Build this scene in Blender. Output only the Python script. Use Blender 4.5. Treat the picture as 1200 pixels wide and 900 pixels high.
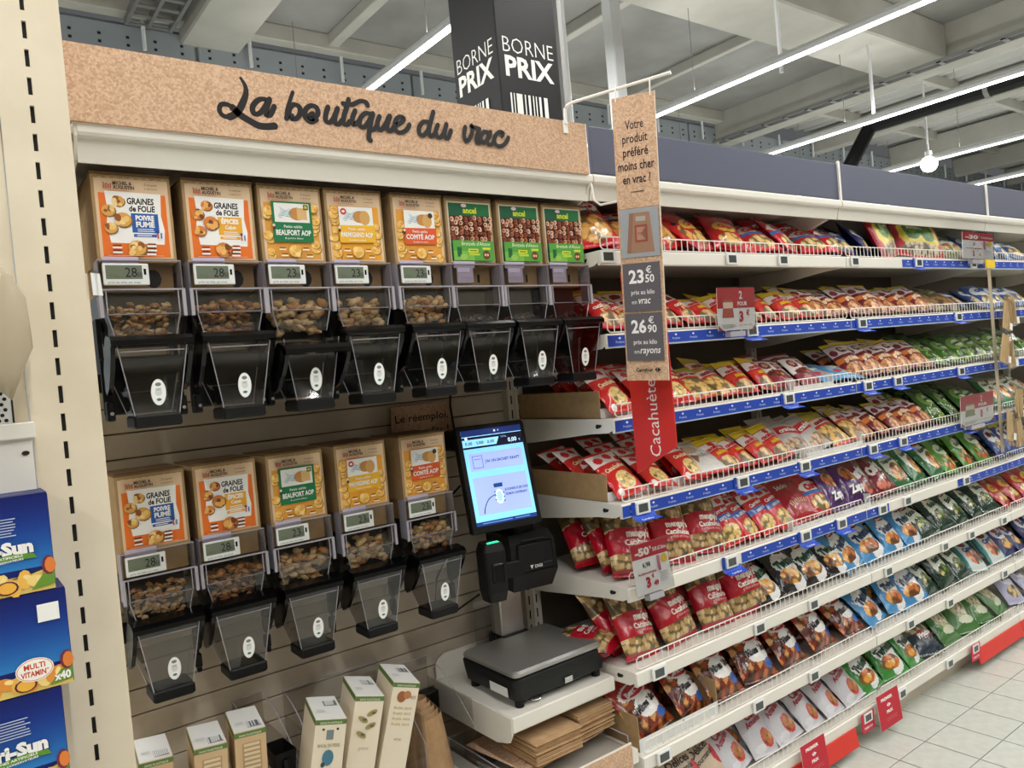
import bpy, math, random
from mathutils import Vector, Matrix, noise
random.seed(7)
PI = math.pi
scene = bpy.context.scene
C = scene.collection
for _o in list(bpy.data.objects): bpy.data.objects.remove(_o)

# ---------------------------------------------------------------- camera
cd = bpy.data.cameras.new('camera'); cam = bpy.data.objects.new('camera', cd); C.objects.link(cam)
R_, U_, F_ = Vector((0.8001, -0.5932, -0.0891)), Vector((0.0828, -0.0380, 0.9958)), Vector((0.5941, 0.8042, -0.0187))
cam.matrix_world = Matrix(((R_.x, U_.x, -F_.x, 0), (R_.y, U_.y, -F_.y, 0), (R_.z, U_.z, -F_.z, 1.6), (0, 0, 0, 1)))
cd.lens = 27.369; cd.sensor_width = 36; cd.clip_start = 0.05; cd.clip_end = 200
scene.camera = cam

# ---------------------------------------------------------------- world, exposure
W = bpy.data.worlds.new('store_air'); scene.world = W; W.use_nodes = True
W.node_tree.nodes['Background'].inputs[0].default_value = (0.93, 0.96, 1.0, 1)
W.node_tree.nodes['Background'].inputs[1].default_value = 0.09
scene.view_settings.view_transform = 'Standard'; scene.view_settings.look = 'None'
scene.view_settings.gamma = 1; scene.view_settings.exposure = 0.16
TUBE_POWER = 165.0

# ---------------------------------------------------------------- materials
def lin(c):
    return tuple(((x/255)/12.92 if x/255 <= 0.04045 else ((x/255+0.055)/1.055)**2.4) for x in c)
def mat(name, col=(200, 200, 200), rough=0.5, metal=0.0, spec=0.5, emit=0, bump=0, bscale=50, speck=None, sscale=60, attr=False, coat=0):
    m = bpy.data.materials.new(name); m.use_nodes = True
    nt = m.node_tree; b = nt.nodes['Principled BSDF']
    b.inputs['Base Color'].default_value = (*lin(col), 1)
    b.inputs['Roughness'].default_value = rough; b.inputs['Metallic'].default_value = metal
    b.inputs['Specular IOR Level'].default_value = spec
    if coat: b.inputs['Coat Weight'].default_value = coat; b.inputs['Coat Roughness'].default_value = 0.09
    if emit:
        b.inputs['Emission Color'].default_value = (*lin(col), 1); b.inputs['Emission Strength'].default_value = emit
    tc = nt.nodes.new('ShaderNodeTexCoord')
    if attr:
        a = nt.nodes.new('ShaderNodeAttribute'); a.attribute_name = 'Col'
        nt.links.new(a.outputs['Color'], b.inputs['Base Color'])
        if emit: nt.links.new(a.outputs['Color'], b.inputs['Emission Color'])
    if speck:
        n = nt.nodes.new('ShaderNodeTexNoise'); n.inputs['Scale'].default_value = sscale; n.inputs['Detail'].default_value = 4
        r = nt.nodes.new('ShaderNodeValToRGB'); r.color_ramp.elements[0].position = 0.35; r.color_ramp.elements[1].position = 0.65
        r.color_ramp.elements[0].color = (*lin(speck), 1); r.color_ramp.elements[1].color = (*lin(col), 1)
        nt.links.new(tc.outputs['Object'], n.inputs['Vector']); nt.links.new(n.outputs['Fac'], r.inputs['Fac'])
        nt.links.new(r.outputs['Color'], b.inputs['Base Color'])
    if bump:
        n = nt.nodes.new('ShaderNodeTexNoise'); n.inputs['Scale'].default_value = bscale; n.inputs['Detail'].default_value = 3
        bp = nt.nodes.new('ShaderNodeBump'); bp.inputs['Strength'].default_value = bump; bp.inputs['Distance'].default_value = 0.01
        nt.links.new(tc.outputs['Object'], n.inputs['Vector']); nt.links.new(n.outputs['Fac'], bp.inputs['Height'])
        nt.links.new(bp.outputs['Normal'], b.inputs['Normal'])
    return m
def clear(name, tint=(235, 235, 235), gloss=0.08, rough=0.05, body=0.0, bodycol=(200, 200, 200)):
    m = bpy.data.materials.new(name); m.use_nodes = True
    nt = m.node_tree; nt.nodes.clear()
    o = nt.nodes.new('ShaderNodeOutputMaterial'); t = nt.nodes.new('ShaderNodeBsdfTransparent'); g = nt.nodes.new('ShaderNodeBsdfGlossy')
    t.inputs[0].default_value = (*lin(tint), 1); g.inputs['Roughness'].default_value = rough
    lw = nt.nodes.new('ShaderNodeLayerWeight'); pw = nt.nodes.new('ShaderNodeMath'); pw.operation = 'POWER'; pw.inputs[1].default_value = 4
    ad = nt.nodes.new('ShaderNodeMath'); ad.operation = 'MULTIPLY_ADD'; ad.inputs[1].default_value = 0.5; ad.inputs[2].default_value = gloss; ad.use_clamp = True
    nt.links.new(lw.outputs['Facing'], pw.inputs[0]); nt.links.new(pw.outputs[0], ad.inputs[0])
    mx = nt.nodes.new('ShaderNodeMixShader'); nt.links.new(ad.outputs[0], mx.inputs[0])
    nt.links.new(t.outputs[0], mx.inputs[1]); nt.links.new(g.outputs[0], mx.inputs[2])
    last = mx
    if body:
        d = nt.nodes.new('ShaderNodeBsdfDiffuse'); d.inputs[0].default_value = (*lin(bodycol), 1)
        m2 = nt.nodes.new('ShaderNodeMixShader'); m2.inputs[0].default_value = body
        nt.links.new(mx.outputs[0], m2.inputs[1]); nt.links.new(d.outputs[0], m2.inputs[2]); last = m2
    nt.links.new(last.outputs[0], o.inputs[0])
    return m
def kraft_mat(name, c1, c2, scale):
    m = mat(name, c1, rough=0.75, spec=0.2)
    nt = m.node_tree; b = nt.nodes['Principled BSDF']
    tc = nt.nodes.new('ShaderNodeTexCoord'); v = nt.nodes.new('ShaderNodeTexVoronoi'); v.inputs['Scale'].default_value = scale
    r = nt.nodes.new('ShaderNodeMix'); r.data_type = 'RGBA'
    r.inputs[6].default_value = (*lin(c1), 1); r.inputs[7].default_value = (*lin(c2), 1)
    sp = nt.nodes.new('ShaderNodeSeparateColor')
    nt.links.new(tc.outputs['Object'], v.inputs['Vector']); nt.links.new(v.outputs['Color'], sp.inputs[0])
    nt.links.new(sp.outputs[0], r.inputs[0]); nt.links.new(r.outputs[2], b.inputs['Base Color'])
    return m
M = {
 'shelf': mat('cream_enamelled_steel', (229, 225, 215), 0.35, bump=0.03, bscale=8),
 'back_shade': mat('back_panel_painted_shade', (98, 89, 78), 0.6),  # shade deep in the shelves is put into this darker colour
 'shelf_dull': mat('cream_steel_back', (205, 196, 178), 0.5),
 'post': mat('ivory_enamelled_steel', (226, 214, 190), 0.5, speck=(219, 206, 181), sscale=9),
 'wire': mat('white_coated_wire', (236, 232, 224), 0.35),
 'slat': mat('taupe_laminate', (196, 184, 166), 0.5, speck=(186, 174, 156), sscale=14),
 'slot': mat('dark_slot', (24, 22, 20), 0.8),
 'card': mat('brown_cardboard', (178, 148, 108), 0.8, spec=0.2, speck=(168, 138, 98), sscale=40),
 'card_dark': mat('brown_cardboard_flap', (120, 95, 66), 0.85, spec=0.2),
 'kraft': kraft_mat('speckled_kraft_board', (220, 186, 156), (186, 150, 122), 230),
 'kraft_edge': mat('pale_board_edge', (235, 222, 205), 0.6),
 'slate': mat('blue_grey_panel', (78, 82, 102), 0.55, bump=0.02, bscale=12),
 'black': mat('gloss_black_plastic', (8, 8, 9), 0.2, spec=.35),
 'black_matt': mat('matt_black_plastic', (11, 11, 12), 0.5, spec=.3),
 'black_body': mat('charcoal_housing', (17, 18, 20), 0.42, spec=.3),
 'steel': mat('brushed_steel_plate', (168, 167, 164), 0.36, metal=0.7, bump=0.05, bscale=30),
 'steel_pole': mat('satin_steel_pole', (190, 188, 184), 0.4, metal=0.9),
 'chrome': mat('chrome_screw', (200, 200, 200), 0.25, metal=1.0),
 'print': mat('printed_card', (255, 255, 255), 0.5, attr=True, spec=0.35),
 'foil': mat('printed_film', (255, 255, 255), 0.3, attr=True, bump=0.35, bscale=38),
 'foil_gloss': mat('glossy_printed_film', (255, 255, 255), 0.2, attr=True, bump=0.45, bscale=30, coat=0.3),
 'screen': mat('lit_screen', (255, 255, 255), 0.2, attr=True, emit=1.0),
 'clear': clear('clear_acrylic', (240, 239, 238), 0.035, 0.04),
 'clear_dark': clear('smoked_clear_acrylic', (214, 213, 212), 0.075, 0.05),
 'acrylic_edge': clear('acrylic_edge', (205, 203, 210), 0.30, 0.15, 0.42, (222, 218, 230)),
 'sleeve': clear('clear_card_sleeve', (238, 238, 238), 0.04, 0.1),
 'lavender': mat('lavender_paper', (190, 180, 205), 0.6),
 'tagwhite': mat('white_tag_plastic', (226, 228, 226), 0.4),
 'lcd': mat('grey_display', (112, 120, 104), 0.2),
 'lcd_dark': mat('dark_grey_display', (70, 76, 72), 0.2),
 'blue': mat('royal_blue_plastic', (34, 70, 178), 0.4),
 'red': mat('signal_red_plastic', (214, 48, 36), 0.45),
 'promo_red': mat('promo_red_card', (190, 32, 50), 0.5),
 'tile': mat('pale_floor_tile', (206, 208, 200), 0.3, speck=(196, 198, 189), sscale=26, bump=0.02, bscale=20),
 'grout': mat('dark_grout', (92, 90, 84), 0.8),
 'concrete': mat('painted_concrete', (152, 152, 149), 0.8, speck=(132, 131, 127), sscale=1.3),
 'concrete_light': mat('pale_painted_concrete', (186, 184, 176), 0.75, speck=(174, 172, 163), sscale=2.1),
 'deck': mat('corrugated_deck', (190, 190, 186), 0.55),
 'wallp': mat('grey_blue_wall_panel', (150, 158, 164), 0.6),
 'white_paint': mat('white_paint', (226, 228, 230), 0.45),
 'tray_metal': mat('galvanised_tray', (140, 140, 138), 0.45, metal=0.4),
 'bagpaper': mat('kraft_paper', (190, 156, 118), 0.85, spec=0.15, speck=(178, 144, 106), sscale=30),
 'plastic_milky': clear('milky_film', (225, 218, 205), 0.03, 0.25, 0.62, (205, 192, 168)),
 'nut_tan': mat('toasted_nut', (196, 140, 78), 0.5),
 'nut_brown': mat('brown_nut', (138, 82, 44), 0.5),
 'nut_pale': mat('pale_cracker', (222, 190, 138), 0.6),
 'chute': mat('dark_chute', (30, 24, 20), 0.5),
}
m = bpy.data.materials.new('lit_tube'); m.use_nodes = True
b = m.node_tree.nodes['Principled BSDF']; b.inputs['Emission Color'].default_value = (1, 0.99, 0.96, 1); b.inputs['Emission Strength'].default_value = 7
M['tube'] = m

# ---------------------------------------------------------------- mesh helpers
class G:
    def __init__(s): s.v = []; s.f = []; s.m = []; s.c = []
    def add(s, vs, fs, mi=0, col=(255, 255, 255)):
        n = len(s.v); s.v += [tuple(p) for p in vs]
        for f in fs: s.f.append(tuple(i+n for i in f)); s.m.append(mi); s.c.append(col)
        return s
    def box(s, x0, y0, z0, x1, y1, z1, mi=0, col=(255, 255, 255), ch=0.0):
        if ch:
            k = ch
            ring = lambda z, i: [(x0+i+k, y0+i, z), (x1-i-k, y0+i, z), (x1-i, y0+i+k, z), (x1-i, y1-i-k, z), (x1-i-k, y1-i, z), (x0+i+k, y1-i, z), (x0+i, y1-i-k, z), (x0+i, y0+i+k, z)]
            vs = ring(z0, k*.7)+ring(z0+k, 0)+ring(z1-k, 0)+ring(z1, k*.7)
            fs = [tuple(range(7, -1, -1)), tuple(range(24, 32))]
            for r in range(3):
                for i in range(8): fs.append((r*8+i, r*8+(i+1) % 8, r*8+8+(i+1) % 8, r*8+8+i))
            return s.add(vs, fs, mi, col)
        vs = [(x0, y0, z0), (x1, y0, z0), (x1, y1, z0), (x0, y1, z0), (x0, y0, z1), (x1, y0, z1), (x1, y1, z1), (x0, y1, z1)]
        return s.add(vs, [(3, 2, 1, 0), (4, 5, 6, 7), (0, 1, 5, 4), (1, 2, 6, 5), (2, 3, 7, 6), (3, 0, 4, 7)], mi, col)
    def loft(s, rings, mi=0, col=(255, 255, 255), cap=True, closed=False):
        n = len(rings[0]); vs = [p for r in rings for p in r]; fs = []
        R = len(rings)
        for r in range(R if closed else R-1):
            for i in range(n): fs.append((r*n+i, r*n+(i+1) % n, ((r+1) % R)*n+(i+1) % n, ((r+1) % R)*n+i))
        if cap and not closed: fs += [tuple(range(n-1, -1, -1)), tuple(range((R-1)*n, R*n))]
        return s.add(vs, fs, mi, col)
    def tube(s, pts, r, n=6, mi=0, col=(255, 255, 255)):
        pts = [Vector(p) for p in pts]; rings = []
        for i, p in enumerate(pts):
            d = (pts[min(i+1, len(pts)-1)]-pts[max(i-1, 0)]).normalized()
            a = d.cross(Vector((0, 0, 1)) if abs(d.z) < 0.9 else Vector((1, 0, 0))).normalized(); b_ = d.cross(a)
            rr = r[i] if isinstance(r, (list, tuple)) else r
            rings.append([tuple(p+a*math.cos(2*PI*k/n)*rr+b_*math.sin(2*PI*k/n)*rr) for k in range(n)])
        return s.loft(rings, mi, col)
    def prism(s, poly, fn, d0, d1, mi=0, col=(255, 255, 255)):
        return s.loft([[fn(a, b_, d0) for a, b_ in poly], [fn(a, b_, d1) for a, b_ in poly]], mi, col)
    def blob(s, c, r, mi=0, col=(255, 255, 255), rot=0.0):
        cx, cy, cz = c; rx, ry, rz = r; vs = [(0, 0, -1)]
        for k, z in enumerate((-0.45, 0.45)):
            q = math.sqrt(1-z*z)
            for i in range(5): a = 2*PI*(i+k*.5)/5; vs.append((q*math.cos(a), q*math.sin(a), z))
        vs.append((0, 0, 1)); co, si = math.cos(rot), math.sin(rot)
        P = []
        for x, y, z in vs:
            x *= rx; y *= ry; z *= rz; x, z = x*co-z*si, x*si+z*co
            P.append((cx+x, cy+y, cz+z))
        fs = []
        for i in range(5):
            j = (i+1) % 5
            fs += [(0, 1+j, 1+i), (1+i, 1+j, 6+i), (1+j, 6+j, 6+i), (11, 6+i, 6+j)]
        return s.add(P, fs, mi, col)
def build(g, name, mats, smooth=False):
    me = bpy.data.meshes.new(name); me.from_pydata(g.v, [], g.f)
    if not isinstance(mats, (list, tuple)): mats = [mats]
    for k in mats: me.materials.append(M[k])
    me.polygons.foreach_set('material_index', g.m)
    if any(k in ('print', 'foil', 'foil_gloss', 'screen') for k in mats):
        at = me.color_attributes.new('Col', 'FLOAT_COLOR', 'CORNER'); buf = []
        cache = {}
        for f, c in zip(g.f, g.c):
            if c not in cache: cache[c] = (*lin(c), 1.0)
            buf += cache[c]*len(f)
        at.data.foreach_set('color', buf)
    if smooth: me.polygons.foreach_set('use_smooth', [True]*len(me.polygons))
    me.update(); return me
def obj(name, g, mats, parent=None, loc=None, rot=None, label=None, cat=None, group=None, kind=None, smooth=False):
    me = g if isinstance(g, bpy.types.Mesh) else build(g, name, mats, smooth)
    o = bpy.data.objects.new(name, me); C.objects.link(o)
    if parent: o.parent = parent
    if loc: o.location = loc
    if rot: o.rotation_euler = rot
    if label: o['label'] = label
    if cat: o['category'] = cat
    if group: o['group'] = group
    if kind: o['kind'] = kind
    return o
def thing(name, label, cat, loc=(0, 0, 0), rot=(0, 0, 0), group=None):
    o = bpy.data.objects.new(name, None); C.objects.link(o); o.location = loc; o.rotation_euler = rot
    o.empty_display_size = 0.05; o['label'] = label; o['category'] = cat
    if group: o['group'] = group
    return o
def struct(name, g, mats, parent=None):
    o = obj(name, g, mats, parent)
    if not parent: o['kind'] = 'structure'
    return o
def copy_tree(src, label, loc, rot=None, group=None):
    r = src.copy(); C.objects.link(r); r.location = loc
    if rot: r.rotation_euler = rot
    r['label'] = label
    if group: r['group'] = group
    for ch in src.children:
        c = ch.copy(); C.objects.link(c); c.parent = r
        for gch in ch.children:
            d = gch.copy(); C.objects.link(d); d.parent = c
    return r

# ---------------------------------------------------------------- flat print
_tc = {}
def text_geo(s, bold=0.0):
    k = (s, bold)
    if k in _tc: return _tc[k]
    cu = bpy.data.curves.new('t', 'FONT'); cu.body = s; cu.resolution_u = 2; cu.offset = bold; cu.fill_mode = 'FRONT'
    o = bpy.data.objects.new('t', cu); me = bpy.data.meshes.new_from_object(o)
    vs = [(v.co.x, v.co.y) for v in me.vertices]; fs = [tuple(p.vertices) for p in me.polygons]
    fs2 = []
    for f in fs:
        ar = sum(vs[f[i]][0]*vs[f[(i+1) % len(f)]][1]-vs[f[(i+1) % len(f)]][0]*vs[f[i]][1] for i in range(len(f)))
        fs2.append(f if ar > 0 else f[::-1])
    bpy.data.objects.remove(o); bpy.data.curves.remove(cu); bpy.data.meshes.remove(me)
    xs = [v[0] for v in vs] or [0]
    _tc[k] = (vs, fs2, min(xs), max(xs)); return _tc[k]
class Art:
    """flat print: u to the right, v up, lifted a fraction of a millimetre per layer"""
    def __init__(s, g, fn, mi=0, step=0.0003): s.g = g; s.fn = fn; s.mi = mi; s.l = 0; s.step = step
    def put(s, vs, fs, col):
        s.l += 1; s.g.add([s.fn(u, v, s.l*s.step) for u, v in vs], fs, s.mi, col)
    def rect(s, u0, v0, u1, v1, col): s.put([(u0, v0), (u1, v0), (u1, v1), (u0, v1)], [(0, 1, 2, 3)], col)
    def poly(s, pts, col):
        n = len(pts); cx = sum(p[0] for p in pts)/n; cy = sum(p[1] for p in pts)/n
        s.put([(cx, cy)]+pts, [(0, 1+i, 1+(i+1) % n) for i in range(n)], col)
    def ell(s, cx, cy, rx, ry, col, n=16, rot=0):
        co, si = math.cos(rot), math.sin(rot)
        s.poly([(cx+rx*math.cos(2*PI*i/n)*co-ry*math.sin(2*PI*i/n)*si, cy+rx*math.cos(2*PI*i/n)*si+ry*math.sin(2*PI*i/n)*co) for i in range(n)], col)
    def text(s, t, cx, cy, size, col, bold=0.0, width=None, rot=0, shear=0, align='c'):
        vs, fs, x0, x1 = text_geo(t, bold)
        if not vs: return
        sx = size if not width else width/(x1-x0); w = (x1-x0)*sx
        off = {'c': -w/2, 'l': 0, 'r': -w}[align]; co, si = math.cos(rot), math.sin(rot); P = []
        for x, y in vs:
            a = (x-x0)*sx+off+y*size*shear; b_ = y*size
            P.append((cx+a*co-b_*si, cy+a*si+b_*co))
        s.put(P, fs, col)
    def lines(s, u0, u1, v, n, dv, th, col, rag=0.25):
        for i in range(n): s.rect(u0, v-i*dv-th, u1-(u1-u0)*rag*random.random(), v-i*dv, col)
def front(x0, y, z0):   # faces -y
    return lambda u, v, l: (x0+u, y-l, z0+v)
def stroke(art, pts, w, col, n=10):
    # smooth brush stroke
    P = [Vector((a, b_)) for a, b_ in pts]; Q = []
    for i in range(len(P)-1):
        p0 = P[max(i-1, 0)]; p1 = P[i]; p2 = P[i+1]; p3 = P[min(i+2, len(P)-1)]
        for k in range(5):
            t = k/5; Q.append(0.5*((2*p1)+(p2-p0)*t+(2*p0-5*p1+4*p2-p3)*t*t+(3*p1-p0-3*p2+p3)*t**3))
    Q.append(P[-1]); L = []; Rr = []
    for i, q in enumerate(Q):
        d = Q[min(i+1, len(Q)-1)]-Q[max(i-1, 0)]; d.normalize(); nrm = Vector((-d.y, d.x))
        ww = w*(1.0+0.25*abs(d.y)) if not callable(w) else w(i/(len(Q)-1))
        L.append(q+nrm*ww/2); Rr.append(q-nrm*ww/2)
    n_ = len(Q); vs = [tuple(p) for p in L]+[tuple(p) for p in Rr]
    art.put(vs, [(n_+i, n_+i+1, i+1, i) for i in range(n_-1)], col)
    for q in (Q[0], Q[-1]):
        ww = w if not callable(w) else w(0 if q is Q[0] else 1)
        art.ell(q.x, q.y, ww*.55, ww*.55, col, 10)
BLACK = (26, 24, 24); WHITE = (245, 244, 240)
ORD = ['first', 'second', 'third', 'fourth', 'fifth', 'sixth', 'seventh', 'eighth', 'ninth', 'tenth', 'eleventh', 'twelfth', 'thirteenth', 'fourteenth', 'fifteenth', 'sixteenth', 'seventeenth', 'eighteenth', 'nineteenth', 'twentieth']

# ================================================================ room shell
TX = [0.15, 2.94, 5.75, 8.25, 11.0, 13.7, -2.7]; TZ = 3.9
def area(name, x, y, z, sx, sy, power, col=(1, 0.985, 0.95)):
    l = bpy.data.lights.new(name, 'AREA'); l.shape = 'RECTANGLE'; l.size = sx; l.size_y = sy; l.energy = power; l.color = col
    o = bpy.data.objects.new(name, l); C.objects.link(o); o.location = (x, y, z); return o
for i, x in enumerate(TX):
    t = thing('ceiling_light', 'long fluorescent strip light hung under the ceiling, %s from the left' % ORD[[1, 2, 3, 4, 5, 6, 0][i]], 'ceiling light', (x, 0, TZ), group='fluorescent strip lights')
    h = G().prism([(-.028, .0), (.028, .0), (.036, .03), (.02, .06), (-.02, .06), (-.036, .03)], lambda a, b_, d: (a, d, b_), -3.6, 7.3)
    obj('housing', h, 'white_paint', t)
    obj('tube', G().box(-.019, -3.5, -.018, .019, 7.25, -.002, ch=.005), 'tube', t)
    hg = G()
    for y in (-3, -.5, 1.5, 4.6, 6.9): hg.tube([(0, y, .05), (0, y, 1.1)], .004, 4)
    obj('hanging_wire', hg, 'tray_metal', t, kind='stuff')
    area('strip_lamp', x, 1.9, TZ-.03, .06, 10.6, TUBE_POWER)
    ul = area('strip_uplight', x, 1.9, TZ+.08, .06, 10.6, TUBE_POWER*.17); ul.rotation_euler = (PI, 0, 0)

fl = struct('floor', G().box(-8, -8, -.2, 20, 7.5, -.004), 'grout')
tile_me = build(G().box(-.0975, -.0985, -.003, .0975, .0985, 0, ch=.001), 'floor_tile', 'tile')
for i in range(19):
    for j in range(9):
        o = obj('floor_tile', tile_me, None, fl, (1.9+.2*i, .05+.2*j, 0))
# beyond the picked-out tiles the floor goes on as one tiled part
sq = G()
def slab(x0, y0, x1, y1): sq.box(x0, y0, -.0035, x1, y1, -.0005)
slab(-8, -8, 1.8, 7.5); slab(5.6, -8, 20, 7.5); slab(1.8, -8, 5.6, -.05); slab(1.8, 1.75, 5.6, 7.5)
mt = mat('tiled_floor', (222, 224, 216), 0.3); nt = mt.node_tree
br = nt.nodes.new('ShaderNodeTexBrick'); br.offset = 0; br.inputs['Scale'].default_value = 1
br.inputs['Brick Width'].default_value = .2; br.inputs['Row Height'].default_value = .2; br.inputs['Mortar Size'].default_value = .002
br.inputs['Color1'].default_value = (*lin((206, 208, 200)), 1); br.inputs['Color2'].default_value = (*lin((198, 200, 191)), 1); br.inputs['Mortar'].default_value = (*lin((92, 90, 84)), 1)
tc = nt.nodes.new('ShaderNodeTexCoord'); nt.links.new(tc.outputs['Object'], br.inputs['Vector']); nt.links.new(br.outputs['Color'], nt.nodes['Principled BSDF'].inputs['Base Color'])
M['tiled_floor'] = mt
obj('tiled_surface', sq, 'tiled_floor', fl)

# ceiling: slab, ribs, beams, corrugated deck
ce = struct('ceiling', G().box(-8, -8, 5.14, 9.9, 7.6, 5.4), 'concrete')
def cpart(name, g, m_, **k): return obj(name, g, m_, ce, **k)
cpart('concrete_beam', G().box(-8, 4.12, 4.72, 9.72, 4.79, 5.14, ch=.02), 'concrete_light')
cpart('concrete_beam', G().box(-8, -1.4, 4.72, 9.72, -.73, 5.14, ch=.02), 'concrete_light')
cpart('main_beam', G().box(9.72, -8, 4.70, 10.06, 7.5, 5.16, ch=.02), 'concrete_light')
cpart('main_beam', G().box(2.08, 4.79, 4.86, 2.62, 7.5, 5.14, ch=.02), 'concrete_light')
cpart('ceiling_rib', G().box(3.47, 4.79, 5.02, 3.58, 7.5, 5.14, ch=.01), 'concrete_light')
cpart('ceiling_rib', G().box(5.6, 4.79, 5.02, 5.71, 7.5, 5.14, ch=.01), 'concrete_light')
cpart('ceiling_rib', G().box(-8, 7.28, 4.98, 9.72, 7.42, 5.14, ch=.01), 'concrete_light')
cpart('ceiling_rib', G().box(7.6, -8, 5.02, 7.68, 7.5, 5.14, ch=.01), 'concrete_light')
for k in range(6):
    cpart('main_beam', G().box(12.3+k*2.6, -8, 4.8, 12.5+k*2.6, 7.5, 5.16, ch=.02), 'concrete_light')
dk = G()
prof = []
x = 9.9
while x < 26:
    prof += [(x, 5.2), (x+.10, 5.2), (x+.14, 5.28), (x+.26, 5.28)]; x += .30
dk.loft([[(a, -8, b_) for a, b_ in prof]+[(x, -8, 5.5), (9.9, -8, 5.5)], [(a, 7.6, b_) for a, b_ in prof]+[(x, 7.6, 5.5), (9.9, 7.6, 5.5)]])
cpart('corrugated_deck', dk, 'deck')
for k in range(5): # purlins
    cpart('purlin', G().box(10.06, .6+k*1.5, 5.06, 26, .68+k*1.5, 5.2), 'concrete_light')
wb = struct('wall_back', G().box(-8, 7.5, 0, 26, 7.7, 4.98), 'wallp')
# panels of the back wall, each with its own seam, and punched dots
for k in range(14):
    x0 = -4.68+2.3*k
    pn = G().box(x0+.01, 7.46, 2.0, x0+2.28, 7.5, 4.95, ch=.01)
    for r in range(10):
        for zz in (4.755, 4.825): pn.box(x0+.10+r*.228, 7.455, zz, x0+.125+r*.228, 7.461, zz+.022, 1)
    obj('wall_panel', pn, ['wallp', 'slot'], wb)
struct('wall_right', G().box(26, -8, 0, 26.2, 7.6, 5.4), 'concrete_light')
struct('wall_left', G().box(-8.2, -8, 0, -8, 7.6, 5.4), 'concrete_light')
hk = G()
for k in range(26):
    hx = -3+k*.95
    hk.tube([(hx, 7.40, 4.99), (hx, 7.40, 4.72)], .018, 5)
obj('panel_bracket', hk, 'white_paint', wb, kind='stuff')

# things up there
def top(g, name, m_, label, cat, **k): return obj(name, g, m_, label=label, cat=cat, **k)
t = thing('cable_tray', 'grey perforated cable tray beside the concrete beam, top left', 'cable tray', (0, 0, 0))
g = G()
for k in range(14): g.box(1.62+.0, 4.9+k*.19, 4.93, 1.98, 4.95+k*.19, 4.945)
obj('rung', g, 'tray_metal', t, kind='stuff')
for xx in (1.60, 1.78, 1.97): obj('side_rail', G().box(xx, 4.85, 4.92, xx+.03, 7.4, 5.0), 'tray_metal', t)
t = thing('cable_tray', 'slim cable tray running below the pale beam at the right', 'cable tray', (0, 0, 0))
for xx in (9.3, 9.45): obj('side_rail', G().box(xx, -4, 4.60, xx+.02, 7.2, 4.64), 'tray_metal', t)
g = G()
for k in range(34): g.box(9.3, -3.9+k*.33, 4.60, 9.46, -3.85+k*.33, 4.61)
obj('rung', g, 'tray_metal', t, kind='stuff')
# globe lamp + spotlight
t = thing('globe_lamp', 'round lit white globe lamp near the top left', 'lamp', (2.06, 4.66, 4.50))
M['globe'] = m = bpy.data.materials.new('lit_globe'); m.use_nodes = True
b = m.node_tree.nodes['Principled BSDF']; b.inputs['Emission Color'].default_value = (1, 0.93, 0.74, 1); b.inputs['Emission Strength'].default_value = 2.6
def sphere(r, n=14, k=9):
    g = G(); rings = []
    for i in range(1, k):
        a = PI*i/k; rings.append([(r*math.sin(a)*math.cos(2*PI*j/n), r*math.sin(a)*math.sin(2*PI*j/n), -r*math.cos(a)) for j in range(n)])
    g.loft(rings); return g
obj('globe', sphere(.085), 'globe', t, smooth=True)
obj('socket', G().tube([(0, 0, .06), (0, 0, .14)], .04, 10), 'white_paint', t)
obj('rod', G().tube([(0, 0, .13), (0, 0, .62)], .008, 6), 'white_paint', t)
t = thing('spotlight', 'black theatre-style spotlight hanging by the globe lamp', 'spotlight', (2.33, 4.66, 4.47), (0.15, 0.1, 0))
obj('housing', G().tube([(0, 0, -.11), (0, 0, -.03), (0, 0, .06), (0, 0, .10)], [.07, .07, .06, .03], 14), 'black_matt', t)
obj('lens', G().tube([(0, 0, -.118), (0, 0, -.111)], .055, 14), 'lcd_dark', t)
g = G()
for k in range(3): g.tube([(0, 0, -.02+k*.03), (0, 0, -.008+k*.03)], .075, 14)
obj('cooling_fins', g, 'black', t)
obj('yoke', G().tube([(-.085, 0, 0), (-.085, 0, .12), (0, 0, .16), (.085, 0, .12), (.085, 0, 0)], .008, 6), 'black_matt', t)
obj('mounting_arm', G().tube([(0, 0, .15), (0, 0, .66)], .012, 6), 'black_matt', t)
g = sphere(.11); t = thing('globe_lamp', 'white globe lamp on a rod at the far right', 'lamp', (11.0, 5.0, 3.86))
obj('globe', g, 'globe', t, smooth=True); obj('rod', G().tube([(0, 0, .1), (0, 0, 1.3)], .015, 6), 'white_paint', t)
obj('socket', G().tube([(0, 0, .09), (0, 0, .17)], .045, 10), 'white_paint', t)
# black duct
t = thing('black_duct', 'matt black service duct bending down behind the blue-grey panels', 'duct')
obj('duct_run', G().tube([(9.46, -3.0, 4.18), (9.46, 5.0, 4.18)], .085, 10), 'black_matt', t)
obj('duct_drop', G().tube([(9.46, 4.95, 4.19), (9.2, 5.2, 3.6), (9.0, 5.35, 3.1)], .085, 10), 'black_matt', t)
for y in (-1, 1.5, 3.6): obj('duct_clamp', G().tube([(9.46, y, 4.18), (9.46, y+.05, 4.18)], .095, 10), 'tray_metal', t)
# columns
top(G().box(4.09, 3.95, 0, 4.19, 4.05, 5.14, ch=.008), 'slim_column', 'white_paint', 'slim white square column rising behind the hanging kraft sign', 'column')
top(G().tube([(2.335, 2.60, 0), (2.335, 2.60, 5.14)], .045, 14), 'round_column', 'tray_metal', 'round pale grey pole right against the black price kiosk column', 'column')
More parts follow.
